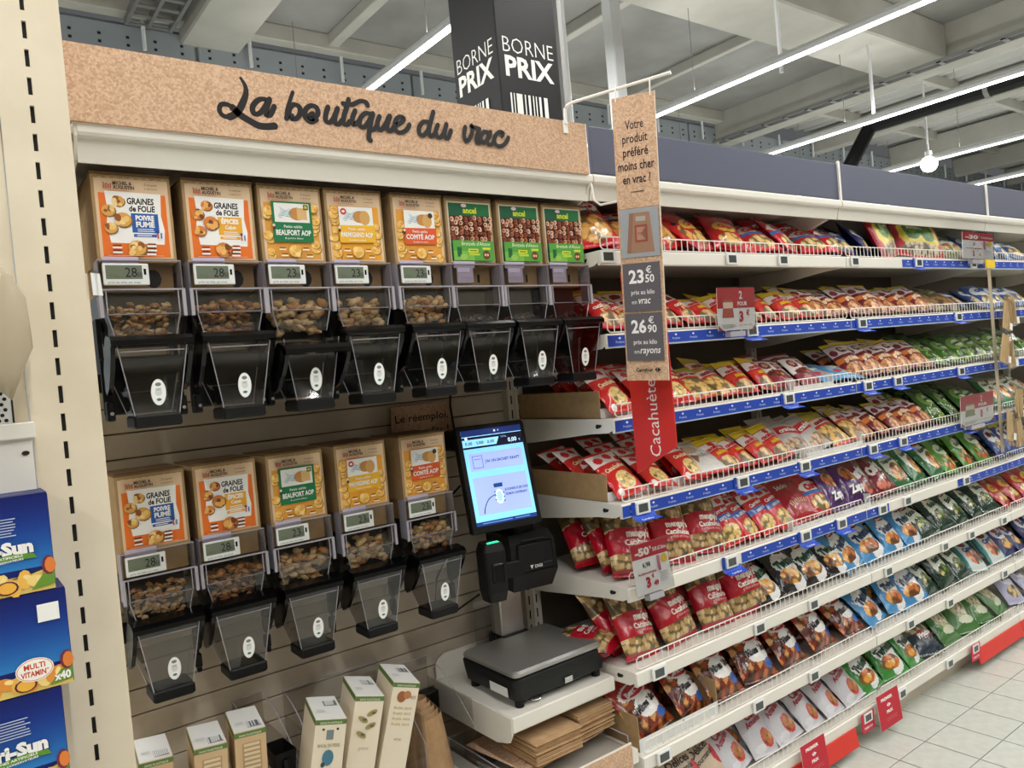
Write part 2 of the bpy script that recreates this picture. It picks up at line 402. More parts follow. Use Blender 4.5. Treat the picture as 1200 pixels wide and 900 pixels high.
# rods hung from the ceiling at right
for i, (x, y) in enumerate([(6.2, 4.0), (9.2, 3.1), (8.3, 4.3)]):
    top(G().tube([(x, y, 3.95 if i else 3.99), (x, y, 5.14)], .02, 6), 'hanging_rod', 'white_paint', 'thin white hanging rod, %s of three from the left under the ceiling' % ORD[i], 'rod', group='hanging rods')

# black "borne prix" column
t = thing('price_kiosk_column', 'tall black square column lettered with a price kiosk sign and barcode', 'column sign', (1.923, 2.5, 0))
obj('body', G().box(0, 0, 0, .322, .322, 4.2, ch=.004), 'black_matt', t)
g = G()
for fn in (lambda u, v, l: (.01+u, -.001-l, v), lambda u, v, l: (-.001-l, .312-u, v)):
    a = Art(g, fn)
    a.text('BORNE', .15, 2.885, .092, WHITE, -.012, width=.265)
    a.text('PRIX', .15, 2.79, .115, WHITE, .03, width=.255)
    bars = [(.035, .008), (.052, .005), (.066, .03), (.108, .006), (.126, .012), (.150, .006), (.165, .006), (.182, .012), (.208, .02)]
    for u, w in bars: a.rect(u, 2.42, u+w, 2.72, WHITE)
obj('lettering', g, 'print', t)

# ================================================================ shelving
D = 1.69; BACK = 2.20
SZ = {'A': 1.93, 'B': 1.68, 'C': 1.425, 'D': 1.167, 'E': .914, 'F': .657, 'G': .40, 'H': .14}
NTH = {'A': 'top', 'B': 'second', 'C': 'third', 'D': 'fourth', 'E': 'fifth', 'F': 'sixth', 'G': 'seventh', 'H': 'bottom'}
MX = [1.612, 2.955, 4.298, 5.64, 6.98]
NSHELF = 'ABCDEFGH'
def shelf_g(x0, x1, z, depth):
    g = G(); y0 = D; y1 = D+depth
    g.prism([(y0+.003, z-.044), (y0, z-.040), (y0, z-.004), (y0+.004, z), (y1, z), (y1, z-.012), (y0+.02, z-.012), (y0+.012, z-.044)], lambda a, b_, d: (d, a, b_), x0, x1)
    return g
def bracket_g(x, z, depth):
    g = G(); y1 = D+depth
    g.prism([(D+.004, z-.001), (y1+.02, z-.001), (y1+.02, z-.085), (y1-.08, z-.08), (D+.10, z-.046), (D+.03, z-.043), (D+.004, z-.03)], lambda a, b_, d: (d, a, b_), x, x+.006)
    return g
def hole_g(x, z): 
    g = G(); P = [(D+.055, z-.018), (D+.06, z-.026), (D+.078, z-.03), (D+.083, z-.024), (D+.078, z-.016)]
    return g.prism(P, lambda a, b_, d: (d, a, b_), x-.0012, x-.0002)
def guard_g(x0, x1, z, h=.042):
    g = G(); y = D+.008; r = .0021
    def rr(pts): g.tube(pts, r, 5)
    rr([(x0+.01, y+.0, z+.004), (x0, y, z+.012), (x0, y, z+h-.008), (x0+.008, y, z+h), (x1-.008, y, z+h), (x1, y, z+h-.008), (x1, y, z+.012), (x1-.01, y, z+.004), (x0+.01, y, z+.004)])
    return g
def wires_g(x0, x1, z, h=.042):
    g = G(); y = D+.008; n = int((x1-x0)/.0275)
    for i in range(1, n):
        x = x0+(x1-x0)*i/n
        g.box(x-.0011, y-.0011, z+.004, x+.0011, y+.0011, z+h)
    return g
def blue_strip(g, x0, x1, z, col=(28, 66, 172), marks=True):
    a = Art(g, lambda u, v, l: (u, D-.0006-l, v))
    a.rect(x0, z-.039, x1, z-.006, col); a.rect(x0, z-.0415, x1, z-.039, (150, 185, 235))
    if marks:
        x = x0+.05
        while x < x1-.03:
            a.poly([(x-.006, z-.015), (x, z-.011), (x+.006, z-.015), (x, z-.019)], (225, 232, 250)); 
            a.text('Produits', x, z-.030, .0105, (205, 216, 246)); x += .083
BLUE = {'A': [(3.40, 9)], 'B': [(0, 9)], 'C': [(0, 9)], 'D': [(0, 9)], 'E': [(2.15, 3.13), (3.75, 9)]}
for mi in range(4):
    x0, x1 = MX[mi]+.003, MX[mi+1]-.003
    far = mi == 2
    t = thing('shelving_unit', 'cream metal shelving bay of snack bags, %s' % ['next to the bulk bins', 'second from the bulk bins', 'third from the bulk bins, behind the clip strip', 'farthest right'][mi], 'shelving', (0, 0, 0))
    obj('back_panel', G().box(x0, BACK, .05, x1, BACK+.03, 2.30), 'back_shade', t)
    up = G().box(x0-.004, BACK-.03, 0, x0+.03, BACK+.001, 2.30)
    for k in range(46): up.box(x0+.008, BACK-.0308, .03+k*.05, x0+.013, BACK-.0299, .06+k*.05, 1)
    obj('upright', up, ['shelf', 'slot'], t)
    obj('base_plinth', G().box(x0, D+.07, 0, x1, D+.10, .10), 'shelf_dull', t)
    for s in NSHELF:
        z = SZ[s]; dp = .49
        sh = obj('shelf', shelf_g(x0, x1, z, dp), 'shelf', t)
        obj('bracket', bracket_g(x0-.002, z, dp), 'shelf', sh)
        obj('bracket', bracket_g(x1-.005, z, dp), 'shelf', sh)
        obj('bracket_hole', hole_g(x0-.002, z), 'slot', sh)
        for q in range(1):
            obj('guard_frame', guard_g(x0+.012, x1-.01, z), 'wire', sh)
            obj('guard_wire', wires_g(x0+.012, x1-.01, z), 'wire', sh, kind='stuff')
        for a0, a1 in BLUE.get(s, []):
            b0, b1 = max(a0, x0), min(a1, x1)
            if b1-b0 > .05:
                g = G(); blue_strip(g, b0, b1, z); obj('blue_shelf_strip', g, 'print', sh)
        if s == 'H':
            for a0, a1 in ((1.9, 2.74), (3.80, 9)):
                b0, b1 = max(a0, x0), min(a1, x1)
                if b1-b0 > .05:
                    g = G(); g.prism([(D-.001, .100), (D-.006, .10), (D-.020, .035), (D-.014, .033)], lambda a, b_, d: (d, a, b_), b0, b1)
                    obj('red_shelf_strip', g, 'red', sh)
    # top canopy shelf
    z = 2.155
    g = G(); g.prism([(D, z-.028), (D-.004, z-.022), (D-.004, z-.006), (D, z), (BACK, z), (BACK, z-.03), (D+.03, z-.03), (D+.03, z-.072), (D+.024, z-.072), (D+.014, z-.03)], lambda a, b_, d: (d, a, b_), x0, x1)
    cs = obj('canopy_shelf', g, 'shelf', t)
    for xx in (x0, x1-.01):
        g = G(); g.prism([(D+.04, z-.03), (BACK, z-.03), (BACK, z-.20), (BACK-.05, z-.20), (D+.05, z-.06)], lambda a, b_, d: (d, a, b_), xx, xx+.006)
        obj('canopy_bracket', g, 'shelf', cs)
    pnl = obj('header_panel', G().box(x0+.002, D+.004, 2.160, x1-.002, D+.016, 2.30+.004*mi, ch=.002), 'slate', t)
    if mi: obj('panel_joiner', G().box(x0-.010, D-.004, 2.15, x0+.002, D+.006, 2.31, ch=.002), 'wire', t)

# unseen shelving added behind the photographer, blocks low-angle light and reflects in the scoops
t = thing('shelving_unit', 'unseen cream metal shelving bay added across the aisle to block low-angle light', 'shelving', (0, 0, 0))
obj('back_panel', G().box(-4.0, -1.75, .05, 9.0, -1.72, 2.25), 'shelf_dull', t)
for q in range(8): obj('shelf', G().box(-4.0, -1.72, .10+.28*q, 9.0, -1.22, .13+.28*q), 'shelf', t)
for q in range(11): obj('upright', G().box(-4.0+1.295*q, -1.72, 0, -3.97+1.295*q, -1.69, 2.25), 'shelf', t)
# dispenser bay
t = thing('bulk_food_bay', 'cream metal bay with taupe slatted back holding the bulk food bins', 'shelving', (0, 0, 0))
BX0, BX1 = .262, 1.609
k = 0; z = .02
while z < 2.10:
    obj('slat', G().box(BX0, BACK+.002, z, BX1, BACK+.018, z+.062, ch=.002), 'slat', t); z += .0655
obj('back_board', G().box(BX0, BACK+.019, 0, BX1, BACK+.03, 2.3), 'card_dark', t)
for xx in (BX0-.002, BX1-.03):
    up = G().box(xx, BACK-.03, 0, xx+.03, BACK+.001, 2.15)
    for kk in range(42): up.box(xx+.012, BACK-.0308, .03+kk*.05, xx+.017, BACK-.0299, .06+kk*.05, 1)
    obj('upright', up, ['shelf_dull', 'slot'], t)
z = 2.155
g = G(); g.prism([(D, z-.028), (D-.004, z-.022), (D-.004, z-.006), (D, z), (BACK, z), (BACK, z-.03), (D+.03, z-.03), (D+.03, z-.075), (D+.024, z-.075), (D+.014, z-.03)], lambda a, b_, d: (d, a, b_), BX0, BX1)
cs = obj('canopy_shelf', g, 'shelf', t)
for xx in (BX0-.006, BX1-.012):
    g = G(); g.prism([(D+.0, z-.002), (BACK, z-.002), (BACK, z-.20), (BACK-.05, z-.20), (D+.03, z-.07), (D, z-.03)], lambda a, b_, d: (d, a, b_), xx, xx+.006)
    obj('canopy_bracket', g, 'shelf', cs)
    obj('bracket_hole', G().box(xx-.001, D+.02, z-.035, xx, D+.032, z-.02), 'slot', cs)
# rails the bins hang on
for (yy, zz, x1_) in ((2.02, 1.63, 1.60), (2.17, 1.00, 1.28)):
    obj('mounting_rail', G().box(.27, yy, zz, x1_, yy+.02, zz+.05, ch=.004), 'black_matt', t)

# header sign
t = thing('header_sign', 'long speckled kraft board reading La boutique du vrac in black script', 'sign', (0, 0, 0))
obj('board', G().prism([(.250, 2.302), (1.588, 2.2965), (1.588, 2.150), (.249, 2.150)], lambda a, b_, d: (a, d, b_), D-.012, D-.004), ['kraft'], t)
g = G().box(1.5885, D-.013, 2.150, 1.591, D-.003, 2.297); obj('edge_trim', g, 'wire', t)
STROKES=[[(0.586,2.280),(0.594,2.265),(0.594,2.247),(0.584,2.224),(0.572,2.205),(0.555,2.193),(0.540,2.194),(0.534,2.204),(0.538,2.216),(0.550,2.219),(0.563,2.213),(0.577,2.200),(0.595,2.190),(0.616,2.181),(0.635,2.181),(0.651,2.184)],
[(0.642,2.239),(0.629,2.241),(0.616,2.234),(0.606,2.220),(0.607,2.207),(0.616,2.206),(0.629,2.217),(0.643,2.239)],
[(0.646,2.243),(0.637,2.221),(0.635,2.207),(0.644,2.208),(0.655,2.228)],
[(0.701,2.266),(0.693,2.247),(0.684,2.224),(0.680,2.204)],
[(0.680,2.204),(0.686,2.215),(0.691,2.230),(0.702,2.238),(0.713,2.234),(0.714,2.220),(0.704,2.207),(0.693,2.205),(0.694,2.212)],
[(0.714,2.223),(0.726,2.229)],
[(0.744,2.223),(0.735,2.216),(0.741,2.210),(0.752,2.218),(0.757,2.227),(0.754,2.238),(0.743,2.241),(0.730,2.233),(0.724,2.219),(0.728,2.208),(0.739,2.203),(0.752,2.210)],
[(0.783,2.243),(0.776,2.226),(0.774,2.211),(0.783,2.207),(0.794,2.218),(0.806,2.242)],
[(0.807,2.243),(0.798,2.222),(0.797,2.207),(0.806,2.206),(0.816,2.217)],
[(0.837,2.268),(0.829,2.246),(0.820,2.224),(0.818,2.209),(0.827,2.207),(0.835,2.216)],
[(0.821,2.256),(0.843,2.256),(0.866,2.267),(0.881,2.267),(0.885,2.259)],
[(0.851,2.243),(0.842,2.224),(0.842,2.210),(0.849,2.211),(0.860,2.221)],
[(0.891,2.240),(0.878,2.240),(0.864,2.228),(0.859,2.212),(0.867,2.205),(0.879,2.214),(0.895,2.238)],
[(0.897,2.242),(0.889,2.219),(0.883,2.198),(0.880,2.180),(0.885,2.176)],
[(0.886,2.201),(0.897,2.204),(0.905,2.214)],
[(0.914,2.237),(0.906,2.219),(0.907,2.206),(0.916,2.205),(0.929,2.220),(0.941,2.241)],
[(0.943,2.241),(0.933,2.219),(0.934,2.205),(0.943,2.206),(0.953,2.219)],
[(0.953,2.219),(0.969,2.226),(0.980,2.238),(0.973,2.243),(0.960,2.236),(0.953,2.219),(0.957,2.206),(0.971,2.204),(0.986,2.213),(0.995,2.226)],
[(1.051,2.238),(1.037,2.238),(1.023,2.224),(1.021,2.208),(1.031,2.203),(1.045,2.215),(1.055,2.235)],
[(1.068,2.267),(1.058,2.242),(1.049,2.216),(1.052,2.204),(1.063,2.208),(1.070,2.218)],
[(1.078,2.235),(1.070,2.218),(1.073,2.204),(1.084,2.205),(1.096,2.221),(1.103,2.238)],
[(1.104,2.240),(1.096,2.219),(1.096,2.205),(1.105,2.204),(1.116,2.225)],
[(1.161,2.239),(1.155,2.216),(1.159,2.202),(1.171,2.209),(1.182,2.230),(1.181,2.245),(1.186,2.242),(1.206,2.239)],
[(1.206,2.239),(1.197,2.221),(1.192,2.205),(1.199,2.201),(1.210,2.209)],
[(1.233,2.232),(1.221,2.233),(1.208,2.220),(1.209,2.205),(1.221,2.206),(1.236,2.223),(1.241,2.235)],
[(1.241,2.235),(1.229,2.215),(1.229,2.202),(1.239,2.201),(1.251,2.211)],
[(1.277,2.227),(1.282,2.236),(1.271,2.238),(1.255,2.225),(1.251,2.207),(1.262,2.199),(1.279,2.203),(1.292,2.215),(1.299,2.226)]]
g = G(); a = Art(g, lambda u, v, l: (u, D-.0121-l, v), step=.00005)
for i, s in enumerate(STROKES):
    if i == 0: stroke(a, s, lambda q: .006+.0095*min(1, q*5)-(.005 if .35 < q < .65 else 0), BLACK)
    else: stroke(a, s, .0072 if i in (5, 3) else .0102, BLACK)
obj('script_lettering', g, 'print', t, kind='stuff')

# ================================================================ bulk bins
def food(a, cx, cy, r, cols, n=5, rng=None):
    rng = rng or random
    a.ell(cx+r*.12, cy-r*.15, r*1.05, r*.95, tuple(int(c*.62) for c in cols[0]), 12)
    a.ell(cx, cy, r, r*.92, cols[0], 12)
    P = [(cx+(rng.random()-.5)*r*1.3, cy+(rng.random()-.5)*r*1.2, r*(.18+.22*rng.random()), cols[1+i % (len(cols)-1)], rng.random()*3) for i in range(n)]
    for x, y, q, c, w in P: a.ell(x, y, q*1.3, q, c, 8, w)
ORG = (232, 116, 38); KR = (226, 196, 160)
def label_art(kind):
    g = G(); rng = random.Random(kind)
    k = .001; a0 = Art(g, lambda u, v, l: (-.070+u*k, -.001-l, .350+v*k), step=.00006); a = a0
    if kind in (1, 2):
        a.rect(0, 0, 140, 164, KR); a.rect(6, 3, 134, 134, ORG)
        a.poly([(22, 32), (124, 30), (127, 60), (122, 90), (125, 136), (18, 138), (21, 100), (17, 70)], (244, 243, 240))
        a.text('GRAiNES', 84, 113, 18, BLACK, .035, width=52, shear=.05); a.text('de FOLiE', 86, 98, 17, BLACK, .035, width=50, shear=.05)
        c = (38, 92, 170) if kind == 1 else (236, 172, 52)
        a.rect(64, 54, 116, 94, c)
        if kind == 1: a.text('POIVRE', 90, 80, 14, WHITE, .05, width=36); a.text('FUMÉ', 90, 66, 15, WHITE, .05, width=36)
        else: a.text('ÉPICES', 90, 80, 14, WHITE, .05, width=38); a.text('Cajun', 90, 68, 11, WHITE, .03, width=24)
        a.lines(74, 108, 62, 2, 4, 1.6, WHITE); a.rect(66, 45, 110, 51, c); a.lines(72, 106, 49, 1, 3, 1.8, WHITE)
        F = [(222, 166, 84), (240, 200, 120), (150, 86, 36), (246, 214, 150)] if kind == 1 else [(214, 130, 60), (236, 176, 96), (120, 66, 28), (240, 190, 110)]
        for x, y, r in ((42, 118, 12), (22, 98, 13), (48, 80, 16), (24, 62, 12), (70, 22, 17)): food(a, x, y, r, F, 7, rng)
        for x, y in ((32, 22), (32, 12), (98, 26), (98, 17), (96, 9)): a.rect(x-8, y+3, x+8, y+5.4, (70, 44, 30)); a.rect(x-9, y-2, x+9, y+1.5, WHITE)
        a.rect(110, 42, 113, 54, (200, 60, 60)); a.ell(111.5, 56, 3, 3, (40, 70, 140), 8); a.rect(117, 42, 120, 54, (60, 110, 170))
        a.rect(14, 5, 120, 6, (248, 190, 150))
    elif kind in (3, 4, 5):
        bg = {3: (226, 160, 66), 4: (238, 166, 48), 5: (232, 160, 62)}[kind]
        pn = {3: (24, 118, 72), 4: (240, 184, 46), 5: (226, 92, 42)}[kind]
        a.rect(0, 0, 140, 164, KR); a.rect(6, 4, 134, 134, bg)
        F = [(240, 190, 100), (226, 160, 66), (250, 214, 140)]
        for i in range(13):
            x = rng.choice((14, 16, 124, 122)); y = 10+i*9.4
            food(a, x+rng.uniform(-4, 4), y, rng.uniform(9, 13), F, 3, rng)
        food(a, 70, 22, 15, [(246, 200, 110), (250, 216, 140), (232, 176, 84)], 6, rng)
        if kind == 3: a.rect(22, 42, 118, 136, pn); a.rect(28, 88, 112, 132, (238, 238, 232))
        else: a.rect(26, 84, 116, 132, (240, 240, 236)); a.poly([(24, 44), (118, 46), (120, 88), (22, 86)], pn)
        a.ell(82, 108, 22 if kind != 3 else 20, 15, (198, 140, 76)); a.rect(82, 95, 106, 122, (222, 182, 120)) if kind == 3 else a.ell(94, 106, 14, 18, (214, 166, 96))
        a.poly([(34, 100), (44, 114), (40, 124), (56, 116), (66, 122), (62, 108), (66, 98), (50, 102)], (206, 218, 222))
        for q in range(7): a.rect(38+q*4, 98+(q*5) % 17, 46+q*4, 99+(q*5) % 17, (110, 140, 170))
        if kind == 3: a.rect(98, 118, 110, 130, (60, 110, 50)); a.rect(101, 121, 107, 127, (230, 190, 60))
        if kind == 4: a.ell(38, 120, 8, 8, (206, 60, 60)); a.ell(38, 120, 4, 3, WHITE)
        if kind == 5: a.ell(104, 120, 7, 7, (60, 48, 44))
        a.text('Petits sablés', 70, 75, 9, WHITE, .01, width=44)
        a.text({3: 'BEAUFORT AOP', 4: 'PARMIGIANO AOP', 5: 'COMTÉ AOP'}[kind], 70, 58, 17, WHITE, .03, width=84)
        a.text('& poivre blanc' if kind == 3 else '& pointe de romarin', 70, 49, 6, WHITE, .0, width=44)
        for x, y in ((40, 26), (44, 12), (96, 26), (104, 10)): a.rect(x-7, y+1.5, x+7, y+3.6, (80, 56, 30)); a.rect(x-8, y-3, x+8, y, (246, 236, 214))
        a.rect(22, 70, 27, 78, (60, 60, 70)); a.ell(24, 80, 3.4, 3.4, (240, 220, 200), 8)
    else:
        a.rect(0, 0, 140, 164, (214, 206, 180)); a.rect(4, 4, 136, 160, (20, 92, 60)); a.rect(60, 128, 136, 160, (26, 110, 62))
        a.ell(54, 154, 9, 5, (226, 200, 206)); a.text('ancel', 72, 134, 22, (206, 218, 40), .04, width=44)
        a.rect(4, 58, 136, 126, (74, 30, 18))
        for i in range(9):
            for j in range(5):
                x = 12+i*14.6+rng.uniform(-3, 3); y = 65+j*13.4+rng.uniform(-3, 3)
                c = rng.choice([(226, 168, 132), (190, 112, 76), (240, 196, 166), (158, 78, 46)])
                w = rng.random()*3; a.ell(x, y, 7, 6, c, 10, w); a.ell(x-1, y, 4.4, 3.6, (66, 26, 16), 8, w)
                a.rect(x-.8, y-4, x+.8, y+4, c)
        a.rect(4, 4, 136, 58, (86, 162, 62)); a.rect(4, 4, 70, 30, (120, 184, 72))
        a.text("Bretzels d'Alsace", 78, 45, 14, (228, 240, 210), .0, width=92, shear=.1)
        a.rect(52, 26, 84, 36, (216, 220, 50)); a.rect(56, 29.5, 80, 32.5, (70, 130, 44)); a.rect(54, 18, 88, 24, (190, 210, 60))
        a.rect(16, 14, 30, 40, (30, 100, 56)); a.ell(36, 14, 12, 9, (150, 196, 90), 10)
        a.ell(110, 20, 12, 12, (110, 58, 34)); a.ell(106, 20, 3.5, 4, (226, 190, 150), 8); a.ell(114, 20, 3.5, 4, (226, 190, 150), 8); a.rect(98, 34, 124, 40, (206, 218, 60))
    if kind < 6:
        a.text('MICHEL &', 52, 151, 9.5, (60, 34, 26), .03, width=36); a.text('AUGUSTIN', 54, 142, 9.5, (60, 34, 26), .03, width=40)
        for q in range(5): a.rect(16+q*3.2, 142, 18+q*3.2, 151-(q*3) % 5, (186, 70, 50)); a.ell(17+q*3.2, 153-(q*3) % 5, 1.5, 1.5, (120, 60, 40), 6)
        a.rect(24, 138, 64, 139, (210, 120, 80))
        a.text('À composer', 106, 151, 7, (110, 80, 56), .0, width=26); a.text('à savourer', 106, 143, 6, (110, 80, 56), .0, width=26)
        for q in range(9): a.poly([(4+q*15, 164), (11+q*15, 165.5), (17+q*15, 164)], KR)
    return g
def chute_part(parent, upper):
    pass
FOODS = {1: ('nut_tan', 'nut_pale', .008), 2: ('nut_tan', 'nut_brown', .010), 3: ('nut_pale', 'nut_tan', .015), 4: ('nut_pale', 'nut_tan', .014), 5: ('nut_tan', 'nut_pale', .013), 6: ('chute', 'nut_brown', .010)}
price = {1: '28', 2: '28', 3: '23', 4: '23', 5: '23'}
_parts = {}
def cached(key, fn):
    if key not in _parts: _parts[key] = fn()
    return _parts[key]
def mk_box():
    g = G()
    g.box(-.076, .0, .342, .076, .27, .522, ch=.001)
    g.box(-.072, .03, .285, .072, .27, .343)
    return build(g, 'cardboard_box', 'card')
def mk_flap():
    g = G(); g.box(-.0765, -.002, .5222, .0765, .27, .5262); g.box(-.07, .02, .5263, .071, .15, .5285); g.box(.0762, .004, .40, .0772, .02, .44)
    return build(g, 'box_lid_flap', 'card_dark')
def mk_front():
    g = G()
    # price pane with thick bright edges, ledge, lower pane
    g.box(-.080, -.012, .286, .080, -.0105, .345)
    for x in (-.080, .078): g.box(x, -.012, .232, x+.002, .03, .345, 1)
    g.box(-.080, -.013, .283, .080, -.004, .2865, 1); g.box(-.080, -.0125, .3435, .080, -.010, .3455, 1)
    g.box(-.083, -.016, .228, -.076, -.010, .286, 1); g.box(.076, -.016, .228, .083, -.010, .286, 1)
    g.box(-.070, -.0135, .236, -.068, -.011, .282, 1); g.box(.068, -.0135, .236, .070, -.011, .282, 1)
    g.box(-.076, -.012, .232, .076, -.0105, .284)
    return build(g, 'clear_front', ['clear', 'acrylic_edge'])
def mk_hopper():
    g = G()
    F = [(-.070, -.010, .234), (.070, -.010, .234), (.058, -.006, .184), (-.058, -.006, .184)]
    B = [(-.070, .17, .234), (.070, .17, .234), (.058, .09, .150), (-.058, .09, .150)]
    g.add(F+B, [(0, 3, 2, 1), (0, 4, 7, 3), (1, 2, 6, 5)], 0)
    g.add([(-.076, -.010, .285), (-.076, .25, .285), (-.070, .17, .234), (-.070, -.010, .234)], [(0, 3, 2, 1)], 0)
    g.add([(.076, -.010, .285), (.076, .25, .285), (.070, .17, .234), (.070, -.010, .234)], [(0, 1, 2, 3)], 0)
    g.tube([F[0], F[3]], .0012, 4, 1); g.tube([F[1], F[2]], .0012, 4, 1); g.tube([F[0], F[1]], .0012, 4, 1)
    return build(g, 'hopper', ['clear_dark', 'acrylic_edge'])
def mk_chute(kind):
    g = G()
    g.prism([(.055, .283), (.25, .283), (.16, .232), (.08, .17), (.055, .17)], lambda a, b_, d: (d, a, b_), -.066, .066)
    return build(g, 'product_chute', 'chute')
def mk_food(kind):
    rng = random.Random(kind*3); g = G(); c1, c2, r = FOODS[kind]; n = 150 if r < .012 else 80
    low = .235 if kind != 6 else .236
    for i in range(n):
        x = rng.uniform(-.064, .064); y = rng.uniform(.0, .052); zz = rng.uniform(.19, .262 if kind != 6 else .205)-abs(x)*.12
        if zz < .235: x *= .8
        rr = r*rng.uniform(.7, 1.15)
        g.blob((x, y, zz), (rr, rr*.7, rr*rng.uniform(.4, .75)), rng.random() < .35, rot=rng.uniform(-.7, .7))
    return build(g, 'product', [c1, c2], smooth=True)
def mk_hood(dz):
    g = G()
    # front handle bar, bevelled
    P = [(-.054, .164), (-.062, .168), (-.062, .178), (-.052, .186), (-.014, .191), (-.006, .185), (-.034, .178), (-.044, .166)]
    g.prism(P, lambda a, b_, d: (d, a, b_), -.078, .078)
    for s in (-1, 1):
        Q = [(-.058, .178), (-.050, .150), (-.028, .118), (.002, .085), (.030, .072), (.044, .080), (.044, .12), (.016, .165), (-.004, .188)]
        g.prism(Q, lambda a, b_, d: (d, a, b_), s*.078, s*.069)
    return g
def mk_bucket():
    g = G(); y0, y1 = -.050, .060
    T = [(-.066, y0-.004, .165), (.066, y0-.004, .165), (.067, y1-.01, .110), (-.067, y1-.01, .110)]
    mB = [(-.042, y0+.010, .022), (.042, y0+.010, .022), (.042, y1-.03, .022), (-.042, y1-.03, .022)]
    g.add(T+mB, [(0, 4, 5, 1), (1, 5, 6, 2), (2, 6, 7, 3), (3, 7, 4, 0), (4, 7, 6, 5)], 0)
    for i in range(4): g.tube([T[i], mB[i]], .0011, 4, 1)
    g.tube([(-.060, y0-.0036, .155), (.060, y0-.0036, .155)], .0012, 4, 1)
    g.tube([(-.040, y1-.01, .075), (.040, y1-.01, .075)], .0008, 4, 1)
    return build(g, 'scoop_bucket', ['clear_dark', 'acrylic_edge'])
def mk_base():
    g = G(); g.box(-.046, -.046, 0, .046, .036, .026, ch=.004); return build(g, 'scoop_base', 'black_matt')
def mk_sticker():
    g = G(); a = Art(g, front(0, -.0445, .052), step=.0001)
    fn = lambda u, v, l: (.004+u, -.0405-.0145*((v+.056)-.022)/.143-l-.0010, .056+v)
    a.fn = fn; a.ell(0, .014, .0145, .027, (236, 238, 236), 18); a.ell(0, .014, .013, .0252, (250, 250, 248), 18)
    a.ell(0, .030, .006, .004, (120, 130, 130), 8); a.ell(0, .014, .007, .008, (222, 226, 224), 10); a.ell(0, -.001, .005, .003, (60, 130, 120), 8); a.lines(-.006, .006, .022, 2, .003, .0008, (120, 120, 120))
    return build(g, 'oval_sticker', 'print')
def mk_tag(kind):
    g = G(); g.box(-.072, -.019, .293, .014, -.013, .337, 0, ch=.0015); g.box(-.067, -.0194, .305, .001, -.0188, .333, 1); g.box(.004, -.0195, .314, .0085, -.0188, .326, 2)
    return g
def mk_tabs():
    g = G(); g.box(-.070, -.0095, .334, -.002, -.0085, .352, 0); return build(g, 'paper_tab', 'lavender')
def mk_mount():
    g = G()
    g.box(-.080, .062, .030, .080, .078, .150, ch=.003); g.box(-.079, .040, .018, -.064, .080, .060, ch=.003); g.box(.064, .040, .018, .079, .080, .060, ch=.003)
    g.box(-.079, .078, .12, -.070, .12, .235); g.box(.070, .078, .12, .079, .12, .235)
    return build(g, 'mounting_bracket', 'black_matt')
